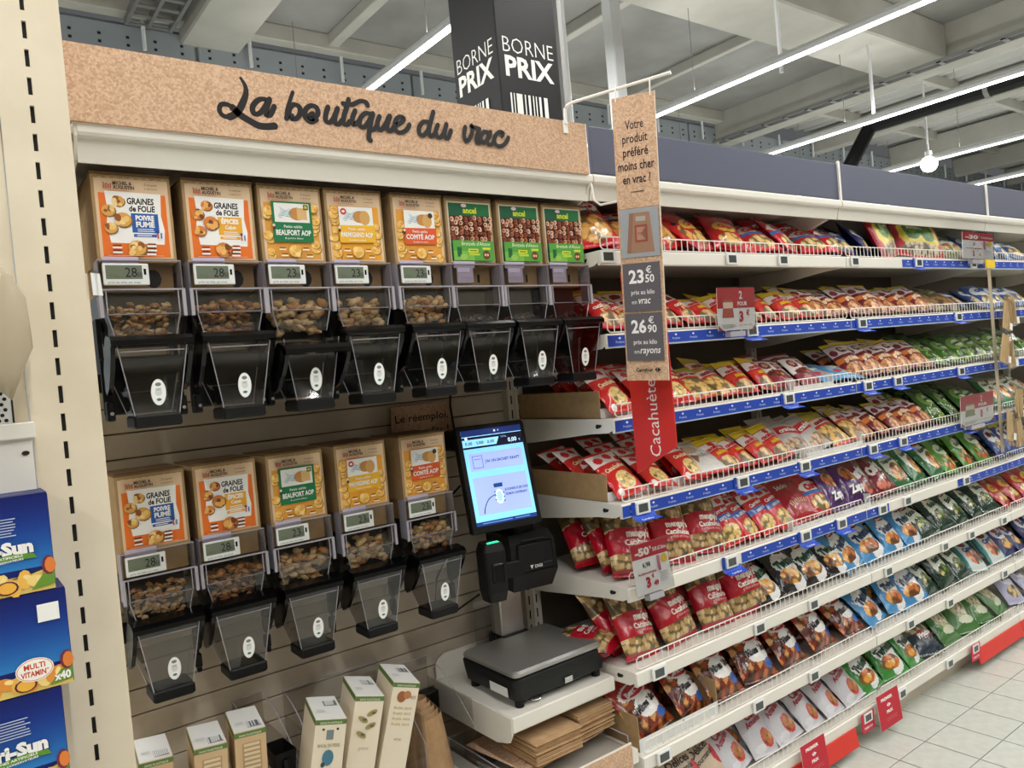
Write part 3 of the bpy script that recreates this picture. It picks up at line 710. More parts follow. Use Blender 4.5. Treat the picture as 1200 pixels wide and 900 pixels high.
def make_bin(kind, x, y, z, upper, label, hood=0.0):
    t = thing('bulk_food_bin', label, 'bulk bin', (x, y, z), group='bulk bins in the %s row' % ('upper' if upper else 'lower'))
    bo = obj('cardboard_box', cached('box', mk_box), None, t)
    fo = obj('box_lid_flap', cached('flap', mk_flap), None, t)
    if not upper: bo.scale.y = fo.scale.y = .66
    obj('printed_label', cached(('lab', kind), lambda: build(label_art(kind), 'printed_label', 'print')), None, t)
    obj('clear_front', cached('front', mk_front), None, t)
    obj('hopper', cached('hopper', mk_hopper), None, t)
    obj('product_chute', cached('chute', lambda: mk_chute(0)), None, t)
    if kind: obj('product', cached(('food', kind), lambda: mk_food(kind)), None, t, kind='stuff')
    hd = obj('scoop_handle', cached(('hood', hood), lambda: build(mk_hood(0), 'scoop_handle', 'black')), None, t)
    bk = obj('scoop_bucket', cached('bucket', mk_bucket), None, t)
    if hood: hd.location = (0, -.012, -.030); hd.rotation_euler = (.12, 0, 0)
    obj('scoop_base', cached('base', mk_base), None, t)
    obj('oval_sticker', cached('sticker', mk_sticker), None, t)
    obj('paper_tab', cached('tabs', mk_tabs), None, t)
    if kind < 6:
        tg = obj('price_display', cached('tag', lambda: build(mk_tag(0), 'price_display', ['tagwhite', 'lcd', 'black'])), None, t)
        def lcd():
            g = G(); a = Art(g, lambda u, v, l: (u, -.0196-l, v), step=.0001)
            a.text(price[kind], -.020, .309, .028, (16, 18, 16), .0, width=.022); a.text('50', -.004, .309, .014, (16, 18, 16), 0, width=.010)
            a.text('€/kg', -.052, .309, .009, (80, 110, 50), 0, width=.016); a.text('prix au kilo en vrac', -.034, .2965, .0055, (70, 70, 70), 0, width=.06)
            return build(g, 'display_digits', 'print')
        obj('display_digits', cached(('lcd', price[kind]), lcd), None, tg)
        def hole():
            g = G(); g.prism([(.020+.016*math.cos(i*PI/5)+.012, .312+.020*math.sin(i*PI/5)) for i in range(10)], lambda a, b_, d: (a, d, b_), .0285, .0298); return build(g, 'peep_hole', 'chute')
        obj('peep_hole', cached('hole', hole), None, t)
    else:
        def tabs2():
            g = G()
            for q in range(3): g.box(-.060, -.0095-q*.001, .298+q*.012, -.012-q*.004, -.0085-q*.001, .310+q*.012)
            g.box(-.062, -.010, .294, -.010, -.009, .340); return build(g, 'paper_slips', 'lavender')
        obj('paper_slips', cached('tabs2', tabs2), None, t)
        obj('peep_slot', cached('slot', lambda: build(G().box(.030, .0285, .300, .036, .0298, .322, ch=.002), 'peep_slot', 'slot')), None, t)
    if upper:
        mb = obj('mounting_bracket', cached('mount', mk_mount), None, t)
        obj('screw', cached('screw', lambda: build(G().tube([(.071, .036, .034), (.071, .040, .034)], .004, 10).tube([(-.071, .036, .034), (-.071, .040, .034)], .004, 10), 'screw', 'chrome')), None, mb, kind='stuff')
    else:
        def latch():
            g = G(); g.tube([(.072, .03, .13), (.078, .035, .09), (.076, .035, .06)], .003, 6); g.box(.068, .028, .030, .084, .046, .064, ch=.003); g.box(.071, .024, .020, .081, .040, .034, ch=.002)
            return build(g, 'latch', 'black_matt')
        obj('latch', cached('latch', latch), None, t)
    return t
desc = {1: 'orange label and blue smoked-pepper panel', 2: 'orange label and yellow spice panel', 3: 'green cheese-biscuit label', 4: 'yellow cheese-biscuit label', 5: 'orange-red cheese-biscuit label', 6: 'dark green pretzel label'}
UX = [.288, .463, .626, .787, .965, 1.126, 1.295, 1.457]; UK = [1, 2, 3, 4, 5, 6, 6, 6]
LX = [.3135, .485, .664, .850, 1.048]; LK = [1, 2, 3, 4, 5]
for i, (x, kd) in enumerate(zip(UX, UK)):
    if kd < 6: lb = 'upper-row bulk bin with %s' % desc[kd]
    else: lb = 'upper-row pretzel bin with dark green label, %s' % ['beside the orange-red biscuit bin', 'middle of the three', 'at the right end'][i-5]
    make_bin(kd, x+.073, 1.75, 1.548, True, lb, 1.0 if i == 2 else 0.0)
for i, (x, kd) in enumerate(zip(LX, LK)):
    make_bin(kd, x+.073, 1.98 - .0, .912, False, 'lower-row bulk bin with %s' % desc[kd])

# kraft note half hidden behind the lower bins
t = thing('kraft_note', 'small kraft notice about reuse, behind the last lower bin', 'sign', (0, 0, 0))
obj('board', G().box(1.135, 2.185, 1.40, 1.355, 2.189, 1.515), 'kraft', t)
g = G(); a = Art(g, front(1.135, 2.1848, 1.40))
a.text('Le réemploi,', .11, .063, .034, BLACK, .01, width=.195); a.text('ça profite !', .125, .016, .034, BLACK, .01, width=.16)
obj('lettering', g, 'print', t)

# ================================================================ weighing scale, screen, printer
ZS = .63
t = thing('scale_shelf', 'short cream metal shelf carrying the weighing scale', 'shelf', (0, 0, 0))
g = G()
g.prism([(1.782, ZS-.045), (1.778, ZS-.04), (1.778, ZS-.003), (1.782, ZS), (BACK-.002, ZS), (BACK-.002, ZS-.01), (1.80, ZS-.01), (1.79, ZS-.045)], lambda a, b_, d: (d, a, b_), 1.213, 1.603)
obj('shelf_board', g, 'shelf', t)
g = G(); g.prism([(1.782, ZS-.002), (BACK-.002, ZS-.002), (BACK-.002, ZS-.095), (1.86, ZS-.092), (1.80, ZS-.075), (1.785, ZS-.05)], lambda a, b_, d: (d, a, b_), 1.209, 1.215)
obj('side_plate', g, 'shelf', t)
g = G(); P = [(2.05, ZS), (BACK-.004, ZS), (BACK-.004, ZS+.075)]+[(2.14-.03*math.sin(i*PI/10)-.0, ZS+.045+.03*math.cos(i*PI/10)) for i in range(6)]
g.prism([(1.213, ZS), (1.603, ZS), (1.603, ZS+.075), (1.25, ZS+.075), (1.225, ZS+.065), (1.213, ZS+.045)], lambda a, b_, d: (a, d, b_), BACK-.012, BACK-.006)
obj('rear_upstand', g, 'shelf', t)
obj('underside_channel', G().box(1.235, 1.80, ZS-.05, 1.25, BACK-.02, ZS-.011), 'shelf', t)
t = thing('weighing_scale', 'black counter scale with brushed steel plate on the cream shelf', 'scale', (0, 0, ZS))
body = G(); 
def rrect(x0, y0, x1, y1, r, n=4):
    P = []
    for cx, cy, a0 in ((x1-r, y1-r, 0), (x0+r, y1-r, 90), (x0+r, y0+r, 180), (x1-r, y0+r, 270)):
        for i in range(n+1): a = math.radians(a0+90*i/n); P.append((cx+r*math.cos(a), cy+r*math.sin(a)))
    return P
def rloft(g, levels, mi=0):
    g.loft([[(x, y, z) for x, y in rrect(*lv[:4], lv[4])] for lv in levels for z in [lv[5]]], mi); return g
rloft(body, [(1.262, 1.815, 1.585, 2.068, .02, .018), (1.252, 1.805, 1.595, 2.078, .022, .026), (1.247, 1.800, 1.598, 2.082, .022, .060), (1.244, 1.798, 1.600, 2.084, .022, .085), (1.250, 1.804, 1.596, 2.080, .02, .091)])
obj('scale_body', body, 'black_body', t)
pl = G(); rloft(pl, [(1.248, 1.800, 1.578, 2.070, .016, .094), (1.243, 1.795, 1.583, 2.074, .018, .097), (1.243, 1.795, 1.583, 2.074, .018, .106), (1.250, 1.802, 1.577, 2.068, .016, .112)])
obj('steel_plate', pl, 'steel', t)
for x, y in ((1.275, 1.828), (1.572, 1.828), (1.275, 2.055), (1.572, 2.055)): obj('foot', G().tube([(x, y, 0), (x, y, .02)], .014, 12), 'black_matt', t)
obj('side_label', G().add([(1.2465, 1.84, .03), (1.2465, 1.93, .03), (1.2455, 1.93, .058), (1.2455, 1.84, .058)], [(0, 3, 2, 1)]), 'tagwhite', t, label='white type label on the side of the scale')
obj('front_badge', G().box(1.425, 1.7965, .028, 1.455, 1.799, .045), 'chrome', t)
obj('levelling_ring', G().tube([(1.33+.02*math.cos(a*PI/6), 1.83+.02*math.sin(a*PI/6), .008) for a in range(13)], .0025, 5), 'chrome', t)

pr, pt = -.143, .216
t = thing('touch_screen', 'tall black touch screen showing blue bulk-weighing menu above the scale', 'screen', (1.347, 1.930, 1.284), (-pt, 0, pr))
bz = G(); 
P = rrect(-.1175, -.1615, .1175, .1615, .010)
bz.loft([[(u, d, v) for u, v in [((x*(1-e)), (y*(1-e))) for x, y in P]] for d, e in ((.028, .06), (.026, .0), (.003, .0), (0, .02))])
obj('bezel', bz, 'black_matt', t)
g = G(); k = .001; a = Art(g, lambda u, v, l: (-.102+u*k, -.0006-l, -.140+v*k), step=.0001)
SB = (92, 170, 226)
a.rect(0, 0, 204, 287, (126, 196, 242)); a.rect(0, 0, 204, 12, (24, 52, 110)); a.rect(20, 5, 120, 7.5, (90, 130, 190)); a.rect(130, 5, 180, 7.5, (90, 130, 190))
a.rect(0, 230, 204, 287, (10, 16, 38)); a.rect(0, 268, 204, 287, (22, 40, 96)); a.rect(0, 266, 204, 268, (150, 210, 246)); a.ell(14, 262, 5, 5, (210, 226, 240)); a.rect(110, 275, 116, 281, (200, 210, 230)); a.rect(124, 276, 127, 280, (200, 210, 230))
a.poly([(0, 236), (112, 236), (124, 258), (0, 258)], (140, 208, 246))
for x, s in ((20, '0,00'), (58, '0,000'), (94, '0,00')): a.text(s, x, 242, 13, (14, 20, 44), .02, width=24)
a.text('TOTAL', 140, 254, 7, (150, 180, 220), 0, width=20); a.text('0,00', 168, 238, 18, (200, 230, 250), .02, width=30); a.text('€', 193, 238, 9, (180, 210, 240), 0)
a.rect(12, 162, 192, 216, (150, 168, 222)); a.rect(12, 30, 192, 142, (148, 166, 220))
for w, c in ((0, (92, 100, 180)), (2, (150, 168, 222))): a.rect(22+w, 170+w, 56-w, 208-w, c)
a.rect(27, 196, 51, 198, (92, 100, 180)); a.text("J'AI UN SACHET KRAFT", 122, 184, 12, (34, 38, 96), .02, width=118)
a.rect(76, 106, 106, 118, (24, 60, 120)); a.ell(90, 78, 14, 22, (220, 230, 250)); a.ell(90, 78, 10, 17, (150, 190, 240)); 
for q in range(6): a.rect(74 if q % 2 else 102, 62+q*6, 79 if q % 2 else 107, 65+q*6, (24, 40, 90))
stroke(a, [(30, 34), (38, 56), (54, 76), (78, 86)], 2.2, (20, 26, 60))
a.text('JE SCANNE LE QR CODE', 150, 92, 10, (28, 32, 88), .02, width=80); a.text('DE MON CONTENANT', 148, 78, 10, (28, 32, 88), .02, width=74)
obj('lit_display', g, 'screen', t)
t = thing('label_printer', 'black label printer with white logo under the touch screen', 'printer', (1.445, 1.965, .92), (0, 0, pr))
g = G(); g.loft([[(-.075, -.045, 0), (.062, -.045, 0), (.062, .05, 0), (-.075, .05, 0)], [(-.088, -.075, .055), (.070, -.075, .055), (.070, .07, .055), (-.088, .07, .055)], [(-.088, -.070, .150), (.068, -.070, .150), (.068, .07, .150), (-.088, .07, .150)], [(-.080, -.045, .175), (.062, -.045, .175), (.062, .06, .175), (-.080, .06, .175)]])
obj('housing', g, 'black_body', t)
obj('paper_door', G().box(-.068, -.079, .062, .056, -.072, .148, ch=.004), 'black_matt', t)
obj('paper_slot', G().box(-.050, -.0735, .155, .030, -.066, .160), 'slot', t)
g = G(); a = Art(g, front(-.06, -.0795, .062)); a.text('DIGI', .060, .010, .013, (220, 220, 220), .02, width=.026); a.poly([(.030, .020), (.042, .020), (.036, .008)], (220, 220, 220)); a.rect(.080, .02, .108, .021, (120, 120, 120))
obj('logo', g, 'print', t)
t = thing('badge_reader', 'black card reader with green light left of the printer', 'card reader', (1.275, 1.90, .925), (0, 0, pr))
g = G(); rloft(g, [(-.028, -.02, .030, .04, .012, .0), (-.034, -.03, .034, .045, .014, .03), (-.036, -.03, .036, .045, .016, .15), (-.028, -.02, .030, .04, .014, .172)])
obj('reader_body', g, 'black_matt', t)
obj('reader_mouth', G().box(-.018, -.034, .06, .020, -.028, .115, ch=.004), 'black', t)
m = mat('green_led', (50, 220, 150), 0.3, emit=1.6); M['led'] = m
obj('status_light', G().add([(-.022, -.021, .1735), (.018, -.021, .1745), (.016, -.008, .1765), (-.020, -.008, .1755)], [(0, 1, 2, 3)]), 'led', t, label='green glowing status light')
obj('support_arm', G().box(.03, .01, .05, .11, .04, .10, ch=.004), 'black_matt', t)
t = thing('screen_pole', 'satin steel post holding the screen and printer up from the scale', 'post', (1.447, 2.10, ZS))
obj('post', G().box(-.045, -.03, .10, .045, .03, .30, ch=.004), 'steel_pole', t)
obj('post_collar', G().box(-.052, -.045, .0, .052, .045, .115, ch=.004), 'black_matt', t)
obj('neck', G().box(-.04, -.04, .29, .04, .03, .50, ch=.008), 'black_matt', t)
obj('head_bracket', G().box(-.05, -.16, .44, .03, .01, .60, ch=.01), 'black_matt', t)
obj('acrylic_guard', G().box(-.13, -.005, .10, -.055, .0, .24), 'clear', t)
t = thing('power_cable', 'loose black cable looping behind the touch screen', 'cable')
obj('cable', G().tube([(1.36, 2.17, 1.62), (1.345, 2.17, 1.5), (1.35, 2.16, 1.38)], .0035, 6), 'black_matt', t)
g = G(); g.tube([(1.30, 2.08, 1.25), (1.20, 2.10, 1.17), (1.20, 2.10, 1.10), (1.26, 2.10, 1.06), (1.19, 2.09, .98), (1.17, 2.08, .90), (1.22, 2.06, .87), (1.27, 1.98, .93)], .0035, 6)
obj('cable_loop', g, 'black_matt', t)
obj('screen_housing', G().box(1.28, 2.03, 1.36, 1.42, 2.16, 1.42, ch=.01), 'black_matt', t)

# ================================================================ left unit: slotted post, drink cartons
t = thing('slotted_post', 'broad ivory steel post punched with a column of vertical slots, far left', 'post', (0, 0, 0))
PX0, PX1, PY = .131, .238, 1.60
g = G(); g.box(PX0, PY, 0, .1768, PY+.006, 2.75); g.box(.1838, PY, 0, PX1, PY+.006, 2.75)
z = .012
while z < 2.74:
    g.box(.1768, PY, z+.031, .1838, PY+.006, z+.050); z += .05
g.box(PX1-.003, PY+.006, 0, PX1, PY+.24, 2.75)
obj('slotted_face', g, 'post', t)
obj('slot_channel', G().box(.172, PY+.0065, 0, .189, PY+.02, 2.75), 'slot', t)
obj('edge_bead', G().box(PX1, PY+.004, 0, PX1+.004, PY+.022, 1.845), 'post', t)
t = thing('end_panel', 'plain ivory steel panel at the left edge beside the slotted post', 'panel', (0, 0, 0))
obj('panel_sheet', G().box(-.6, PY+.005, 0, PX0-.0015, PY+.03, 2.75, ch=.001), 'post', t)
t = thing('tag_clip', 'small clear clip with white tag on the edge of the slotted post', 'clip', (.243, 1.60, 1.80))
obj('clip', G().box(0, 0, 0, .014, .003, .05), 'clear', t); obj('tag', G().add([(.004, -.004, .004), (.022, .006, .004), (.020, .008, .045), (.003, -.004, .045)], [(0, 1, 2, 3), (3, 2, 1, 0)]), 'tagwhite', t)
t = thing('side_shelf', 'ivory shelf lip with perforated white basket behind it, left edge', 'shelf', (0, 0, 0))
obj('lip', G().box(-.5, 1.575, 1.556, .134, PY+.003, 1.584, ch=.002), 'shelf', t)
g = G().box(-.5, 1.585, 1.405, .128, 1.592, 1.556); obj('bracket_plate', g, 'shelf', t)
g = G(); g.prism([(.117+.006*math.cos(i*PI/6), 1.531+.004*math.sin(i*PI/6)) for i in range(12)], lambda a, b_, d: (a, d, b_), 1.583, 1.5849); obj('plate_hole', g, 'slot', t)
g = G(); g.prism([(.10, 1.405)]+[(.03+.07*math.cos(i*PI/16), 1.405+.068*math.sin(i*PI/16)) for i in range(1, 17)]+[(-.4, 1.405)], lambda a, b_, d: (a, d, b_), 1.5825, 1.5848); obj('arched_opening', g, 'slot', t)
g = G(); g.box(-.2, 1.585, 1.585, .103, 1.589, 1.652)
obj('perforated_plate', g, 'tagwhite', t)
hg = G()
for i in range(14):
    for j in range(7):
        x = .094-i*.0105-(j % 2)*.005; zz = 1.590+j*.0092
        hg.prism([(x+.0034*math.cos(k*PI/3), zz+.0034*math.sin(k*PI/3)) for k in range(6)], lambda a, b_, d: (a, d, b_), 1.5838, 1.5849)
obj('perforation', hg, 'slot', t, kind='stuff')
obj('dark_edge', G().box(.1032, 1.584, 1.585, .106, 1.59, 1.652), 'slot', t)
# hanging product at the left edge
t = thing('hanging_bag', 'crumpled beige plastic bag hanging at the left edge', 'bag', (.098, 1.53, 1.70))
g = G(); rings = []
rng = random.Random(5)
for i, (zz, w, d) in enumerate([(0, .012, .006), (.03, .032, .02), (.07, .044, .028), (.11, .048, .028), (.15, .044, .022), (.185, .03, .012), (.20, .02, .006)]):
    rings.append([(-.01+(w*1.1+rng.uniform(-.003, .003))*math.cos(k*PI/6), d*math.sin(k*PI/6)+rng.uniform(-.003, .003), zz-.06+rng.uniform(-.004, .004)+(-.02*math.cos(k*PI/6) if i == 0 else 0)) for k in range(12)])
g.loft(rings); obj('film', g, 'plastic_milky', t, smooth=True)
g = G(); rings = []
for i, (zz, w) in enumerate([(.08, .02), (.10, .034), (.13, .036), (.16, .03), (.175, .012)]):
    rings.append([(-.035+w*math.cos(k*PI/5)+rng.uniform(-.004, .004), -.026+.012*math.sin(k*PI/5), zz+rng.uniform(-.003, .003)) for k in range(10)])
g.loft(rings); obj('white_label', g, 'tagwhite', t, label='crumpled white label')

def drink_carton(z, label, kind, x1=.143, y=1.50, dx=0):
    t = thing('drink_carton', label, 'carton', (x1+dx, y, z), group='stacked blue drink cartons')
    w, h, d = .42, .158, .095
    g = G(); g.box(-w, 0, 0, 0, d, h, 0, (12, 28, 104), ch=.0015)
    a = Art(g, lambda u, v, l: (-w+u, -l, v), step=.00008)
    for i in range(26):
        q = i/25; c = (int(10+34*q**1.5), int(28+98*q**1.3), int(104+92*q)); v0 = h*(1-q*.72)
        a.l = 0; a.rect(.001, v0-h*.72/25*1.02, w-.001, v0, c)
    a.l = 1; F = [(230, 150, 60), (240, 186, 84), (246, 214, 130), (222, 120, 60)]
    rng = random.Random(int(z*1000))
    a.poly([(.2, 0), (w-.001, 0), (w-.001, .038), (.38, .028), (.3, .03), (.24, .024)], (226, 196, 110))
    for i in range(13):
        x = .19+.017*i; y_ = .012+.014*rng.random(); a.ell(x, y_, .016, .010, rng.choice(F), 10, rng.random()*3)
        a.ell(x+.004, y_+.003, .007, .004, (250, 222, 150), 8, rng.random()*3)
    a.poly([(.385, .004), (.419, .008), (.419, .032), (.402, .026)], (104, 148, 52)); a.ell(.412, .040, .010, .016, (120, 40, 60), 10); a.ell(.414, .040, .008, .013, (226, 130, 60), 10)
    a.ell(.352, .014, .016, .011, (90, 30, 50), 12); a.ell(.352, .014, .013, .009, (240, 180, 70), 12)
    if kind == 'a':
        for dx_, c in ((.0012, (10, 22, 80)), (0, WHITE)): a.text('Capri-Sun', .333+dx_, .066-dx_, .028, c, .06, width=.120, rot=.02)
        a.poly([(.27, .048), (.35, .058), (.397, .056), (.392, .064), (.36, .067), (.27, .059)], (96, 148, 44)); a.text('SANS ARÔMES ARTIFICIELS', .335, .0595, .0055, WHITE, .02, width=.085, rot=.04); a.text('NI COLORANTS & CONSERVATEURS', .333, .0535, .0045, WHITE, .02, width=.09, rot=.05)
        a.lines(.315, .372, .125, 7, .0045, .0016, (190, 200, 226), .15)
    else:
        a.rect(.377, .110, .408, .139, WHITE);
        a.ell(.366, .036, .027, .019, (250, 246, 236), 20); a.ell(.366, .036, .0255, .0175, (226, 120, 40), 20); a.ell(.366, .036, .0245, .0165, (250, 246, 236), 20)
        a.text('MULTI', .366, .038, .012, (206, 74, 40), .03, width=.03); a.text('VITAMIN*', .366, .026, .012, (206, 74, 40), .03, width=.04)
        a.text('x40', .404, .010, .018, WHITE, .04, width=.024)
    obj('carton_body', g, 'print', t)
    fl = G(); fl.box(-.24, .0, h+.0004, -.001, d-.002, h+.0016, 0, (12, 26, 92)); 
    a = Art(fl, lambda u, v, l: (-.24+u, v, h+.0017+l), step=.0002); a.lines(.15, .22, .04, 2, .01, .002, (150, 165, 210))
    obj('top_flap', fl, 'print', t)
    return t
z0 = 1.146
drink_carton(1.3075, 'blue juice carton on top of the stack, with bilingual small print', 'a', x1=.135)
drink_carton(1.1465, 'blue juice carton with multivitamin oval, middle of the stack', 'b', x1=.147, dx=0)
drink_carton(.9855, 'blue juice carton, lowest visible in the stack', 'a', x1=.128)
drink_carton(.8245, 'blue juice carton under the lowest visible one of the stack', 'b', x1=.13)
t = thing('carton_shelf', 'ivory shelf under the stack of blue juice cartons', 'shelf', (0, 0, 0))
obj('shelf_board', G().box(-.5, 1.47, .79, .20, 1.597, .823), 'shelf', t)
obj('shelf_leg', G().box(-.45, 1.50, 0, -.40, 1.55, .79), 'shelf', t); obj('shelf_leg', G().box(.10, 1.50, 0, .13, 1.55, .79), 'shelf', t)

# ================================================================ low tray under the bins
TZ_ = .43
t = thing('low_shelf', 'cream bottom shelf with kraft-covered front edge under the scale', 'shelf', (0, 0, 0))
obj('shelf_board', G().box(BX0+.03, 1.70, TZ_-.04, 1.603, BACK-.002, TZ_), 'shelf', t)
obj('front_lip', G().box(BX0+.03, 1.694, TZ_-.045, 1.575, 1.700, TZ_+.032, ch=.002), 'shelf', t)
obj('kraft_strip', G().box(BX0+.03, 1.6915, TZ_-.07, 1.572, 1.6938, TZ_+.028), 'kraft', t)
t = thing('acrylic_tray', 'low clear acrylic tray on the bottom shelf under the paper bags', 'tray', (1.20, 1.72, TZ_+.001))
g = G(); g.box(0, 0, 0, .385, .40, .003); g.box(0, 0, 0, .003, .40, .038); g.box(.382, 0, 0, .385, .40, .038); g.box(0, .397, 0, .385, .40, .038)
obj('tray_body', g, 'clear', t)
g = G(); g.tube([(0, 0, .003), (0, 0, .038), (0, .40, .038), (.385, .40, .038), (.385, 0, .038), (.385, 0, .003)], .0022, 5, 0)
obj('tray_rim', g, 'acrylic_edge', t)
t = thing('kraft_leaflet', 'kraft card with small printed text lying under the paper bags', 'leaflet', (1.37, 1.90, TZ_+.0425), (0, 0, .12))
g = G().box(-.15, -.13, 0, .17, .15, .0015); obj('card', g, 'kraft', t)
g = G(); a = Art(g, lambda u, v, l: (u, v, .0016+l), step=.0002)
for x in (-.13, -.02, .08):
    for y in (-.05, -.08, -.115): a.text('sachet kraft', x+.04, y, .012, (60, 40, 30), 0, width=.07)
obj('lettering', g, 'print', t)
obj('card_rest', G().box(-.13, .06, -.038, .15, .13, -.001), 'clear', t)
for idx, (x, y, w, d, n, rz, lb) in enumerate([(1.352, 1.842, .17, .175, 13, -.02, 'stack of folded brown paper bags under the scale shelf, nearer one'), (1.520, 1.905, .145, .24, 15, .03, 'taller stack of folded brown paper bags beside the red snack bags')]):
    t = thing('paper_bag_stack', lb, 'paper bags', (x, y, TZ_+.046), (0, 0, rz), group='stacks of paper bags')
    rng = random.Random(idx); zz = 0
    for k in range(n):
        g = G(); ox, oy = rng.uniform(-.004, .004), rng.uniform(-.006, .006); th = .0052
        g.box(-w/2+ox, -d/2+oy, zz, w/2+ox, d/2+oy, zz+th*.8, ch=.0012); g.box(-w/2+ox+.002, -d/2+oy+.02, zz+th*.8, w/2+ox-.002, d/2+oy, zz+th*.95)
        obj('paper_bag', g, 'bagpaper', t); zz += th
# tall cartons of jars standing in the low bins
def jar_carton(x, y, ztop, w, d, h, ly, rz, kind, label):
    t = thing('tall_carton', label, 'carton', (x, y, ztop), (0, ly, rz), group='tall refill cartons')
    g = G(); side = (202, 172, 132) if kind == 'k' else (226, 214, 192)
    g.box(-w/2, -d/2, -h, w/2, d/2, 0, 0, side, ch=.001)
    a = Art(g, lambda u, v, l: (u, v, .0003+l), step=.0002)
    a.rect(-w/2+.001, -d/2+.001, w/2-.001, d/2-.001, (206, 206, 202))
    a.rect(-.002, .008 if kind != 'k' else -.055, w/2-.006, .04 if kind != 'k' else -.02, (120, 122, 124)); 
    rng = random.Random(int(x*999))
    for q in range(10): a.rect(-.001+.003*q, -.053 if kind == 'k' else .010, .0005+.003*q, -.022 if kind == 'k' else .038, (232, 232, 230) if rng.random() < .7 else (90, 92, 94))
    a.lines(-w/2+.008, -.006, -.02, 3, .006, .0015, (130, 130, 132))
    a = Art(g, lambda u, v, l: (u, -d/2-.0003-l, v), step=.0002)
    GR = (92, 118, 62)
    a.rect(-w/2, -.012, w/2, -.001, GR); a.text('SANS PLASTIQUE', 0, -.010, .006, (220, 226, 200), .01, width=w*.7)
    a2 = Art(g, lambda u, v, l: (-w/2-.0003-l, -u, v), step=.0002); a2.rect(-d/2, -.012, d/2, -.001, GR)
    if kind == 'k':
        a2.rect(-.03, -.10, .03, -.06, (150, 120, 88))
        a.rect(-.018, -.10, .022, -.026, (176, 142, 100))
        for q in range(7): a.rect(-.015, -.034-q*.010, .019, -.028-q*.010, (214, 196, 164))
    elif kind == 'a':
        a.rect(-.008, -.045, .008, -.024, (120, 130, 130)); a.text('BOCAL EN VERRE', 0, -.062, .011, (150, 146, 110), .01, width=.05); a.ell(0, -.085, .013, .018, (70, 120, 140), 12); a.ell(-.01, -.10, .005, .006, (60, 70, 80), 8)
        for s in (-1, 1): a.ell(s*.016, -.022, .003, .003, (60, 60, 60), 8)
    elif kind == 'b':
        for s_, q in ((1, -.04), (-1, -.055), (1, -.07), (-1, -.09)):
            a.ell(s_*.010, q, .014, .006, (150, 140, 90), 10, .5*s_); a.ell(s_*.010+.004, q, .006, .003, (96, 92, 60), 8)
        a.text('graines', 0, -.125, .012, (170, 160, 140), 0, width=.024)
    else:
        a.ell(-.008, -.035, .012, .014, (150, 92, 56), 12); a.ell(.006, -.03, .010, .010, (180, 120, 80), 12); a.text('NOIX', .022, -.04, .012, (120, 90, 60), 0, width=.014, rot=0)
        for q in range(4): a.text('fruits secs', 0, -.065-q*.013, .011, (170, 154, 90), 0, width=.046)
        a.text('vrac', 0, -.14, .012, (150, 140, 120), 0, width=.02)
    obj('carton_body', g, 'print', t)
jar_carton(.315, 1.855, .85, .066, .135, .40, .06, -.10, 'k', 'brown refill carton with silver top against the slotted post')
jar_carton(.421, 1.830, .85, .068, .135, .40, .05, -.13, 'k', 'brown refill carton with silver top, second beside the slotted post')
jar_carton(.511, 1.843, .85, .068, .140, .40, .04, -.15, 'k', 'brown refill carton with silver top left of the black scoop')
jar_carton(.672, 1.755, .85, .070, .145, .41, .20, -.22, 'a', 'pale refill carton with blue jar print, leftmost leaning one')
jar_carton(.792, 1.803, .85, .070, .145, .41, .24, -.22, 'b', 'pale refill carton with seed print, middle leaning one')
jar_carton(.894, 1.806, .85, .068, .145, .41, .28, -.22, 'c', 'pale refill carton with nut print, leaning toward the scale shelf')
# acrylic bins behind the cartons
def acr_bin(x0, x1, y0, y1, h, label):
    t = thing('acrylic_bin', label, 'bin', (x0, y0, TZ_+.001)); w, d = x1-x0, y1-y0
    g = G(); g.box(0, d-.003, 0, w, d, h); g.box(0, 0, 0, .003, d, h*.8); g.box(w-.003, 0, 0, w, d, h*.8)
    obj('bin_walls', g, 'clear', t)
    P = [(0, 0, .0)]+[(0, d*(i/8), h*.55+h*.45*math.sin(i/8*PI/2)) for i in range(9)]+[(w, d, h)]+[(w, d*(1-i/8), h*.55+h*.45*math.sin((1-i/8)*PI/2)) for i in range(9)]
    obj('bin_rim', G().tube(P, .0016, 4), 'acrylic_edge', t)
acr_bin(.56, .640, 1.80, 2.13, .36, 'clear curved acrylic bin holding the black scoop')
acr_bin(.70, .985, 1.88, 2.14, .34, 'clear acrylic bin behind the leaning refill cartons')
acr_bin(1.0, 1.16, 1.90, 2.15, .30, 'clear acrylic bin holding the rolled brown paper')
t = thing('scoop', 'black plastic scoop tucked between the refill cartons', 'scoop', (.590, 1.86, .752))
obj('scoop_bowl', G().add([(-.026, -.04, .0), (.026, -.04, .0), (.022, .04, .0), (-.022, .04, 0), (-.022, -.035, -.05), (.022, -.035, -.05), (.018, .035, -.05), (-.018, .035, -.05)], [(0, 1, 5, 4), (1, 2, 6, 5), (2, 3, 7, 6), (3, 0, 4, 7), (4, 5, 6, 7)]), 'black_matt', t)
obj('scoop_handle', G().tube([(0, -.035, -.02), (0, -.06, -.10), (0, -.05, -.30)], .010, 8), 'black_matt', t)
t = thing('brown_box', 'short cream cardboard box in front of the black scoop', 'box', (.60, 1.77, TZ_+.001)); 
obj('box_body', G().box(-.05, -.03, 0, .04, .03, .255, ch=.002), 'kraft_edge', t)
t = thing('paper_roll', 'rolled brown paper bag standing in a clear bin', 'paper bag', (1.065, 2.0, TZ_+.012))
g = G()
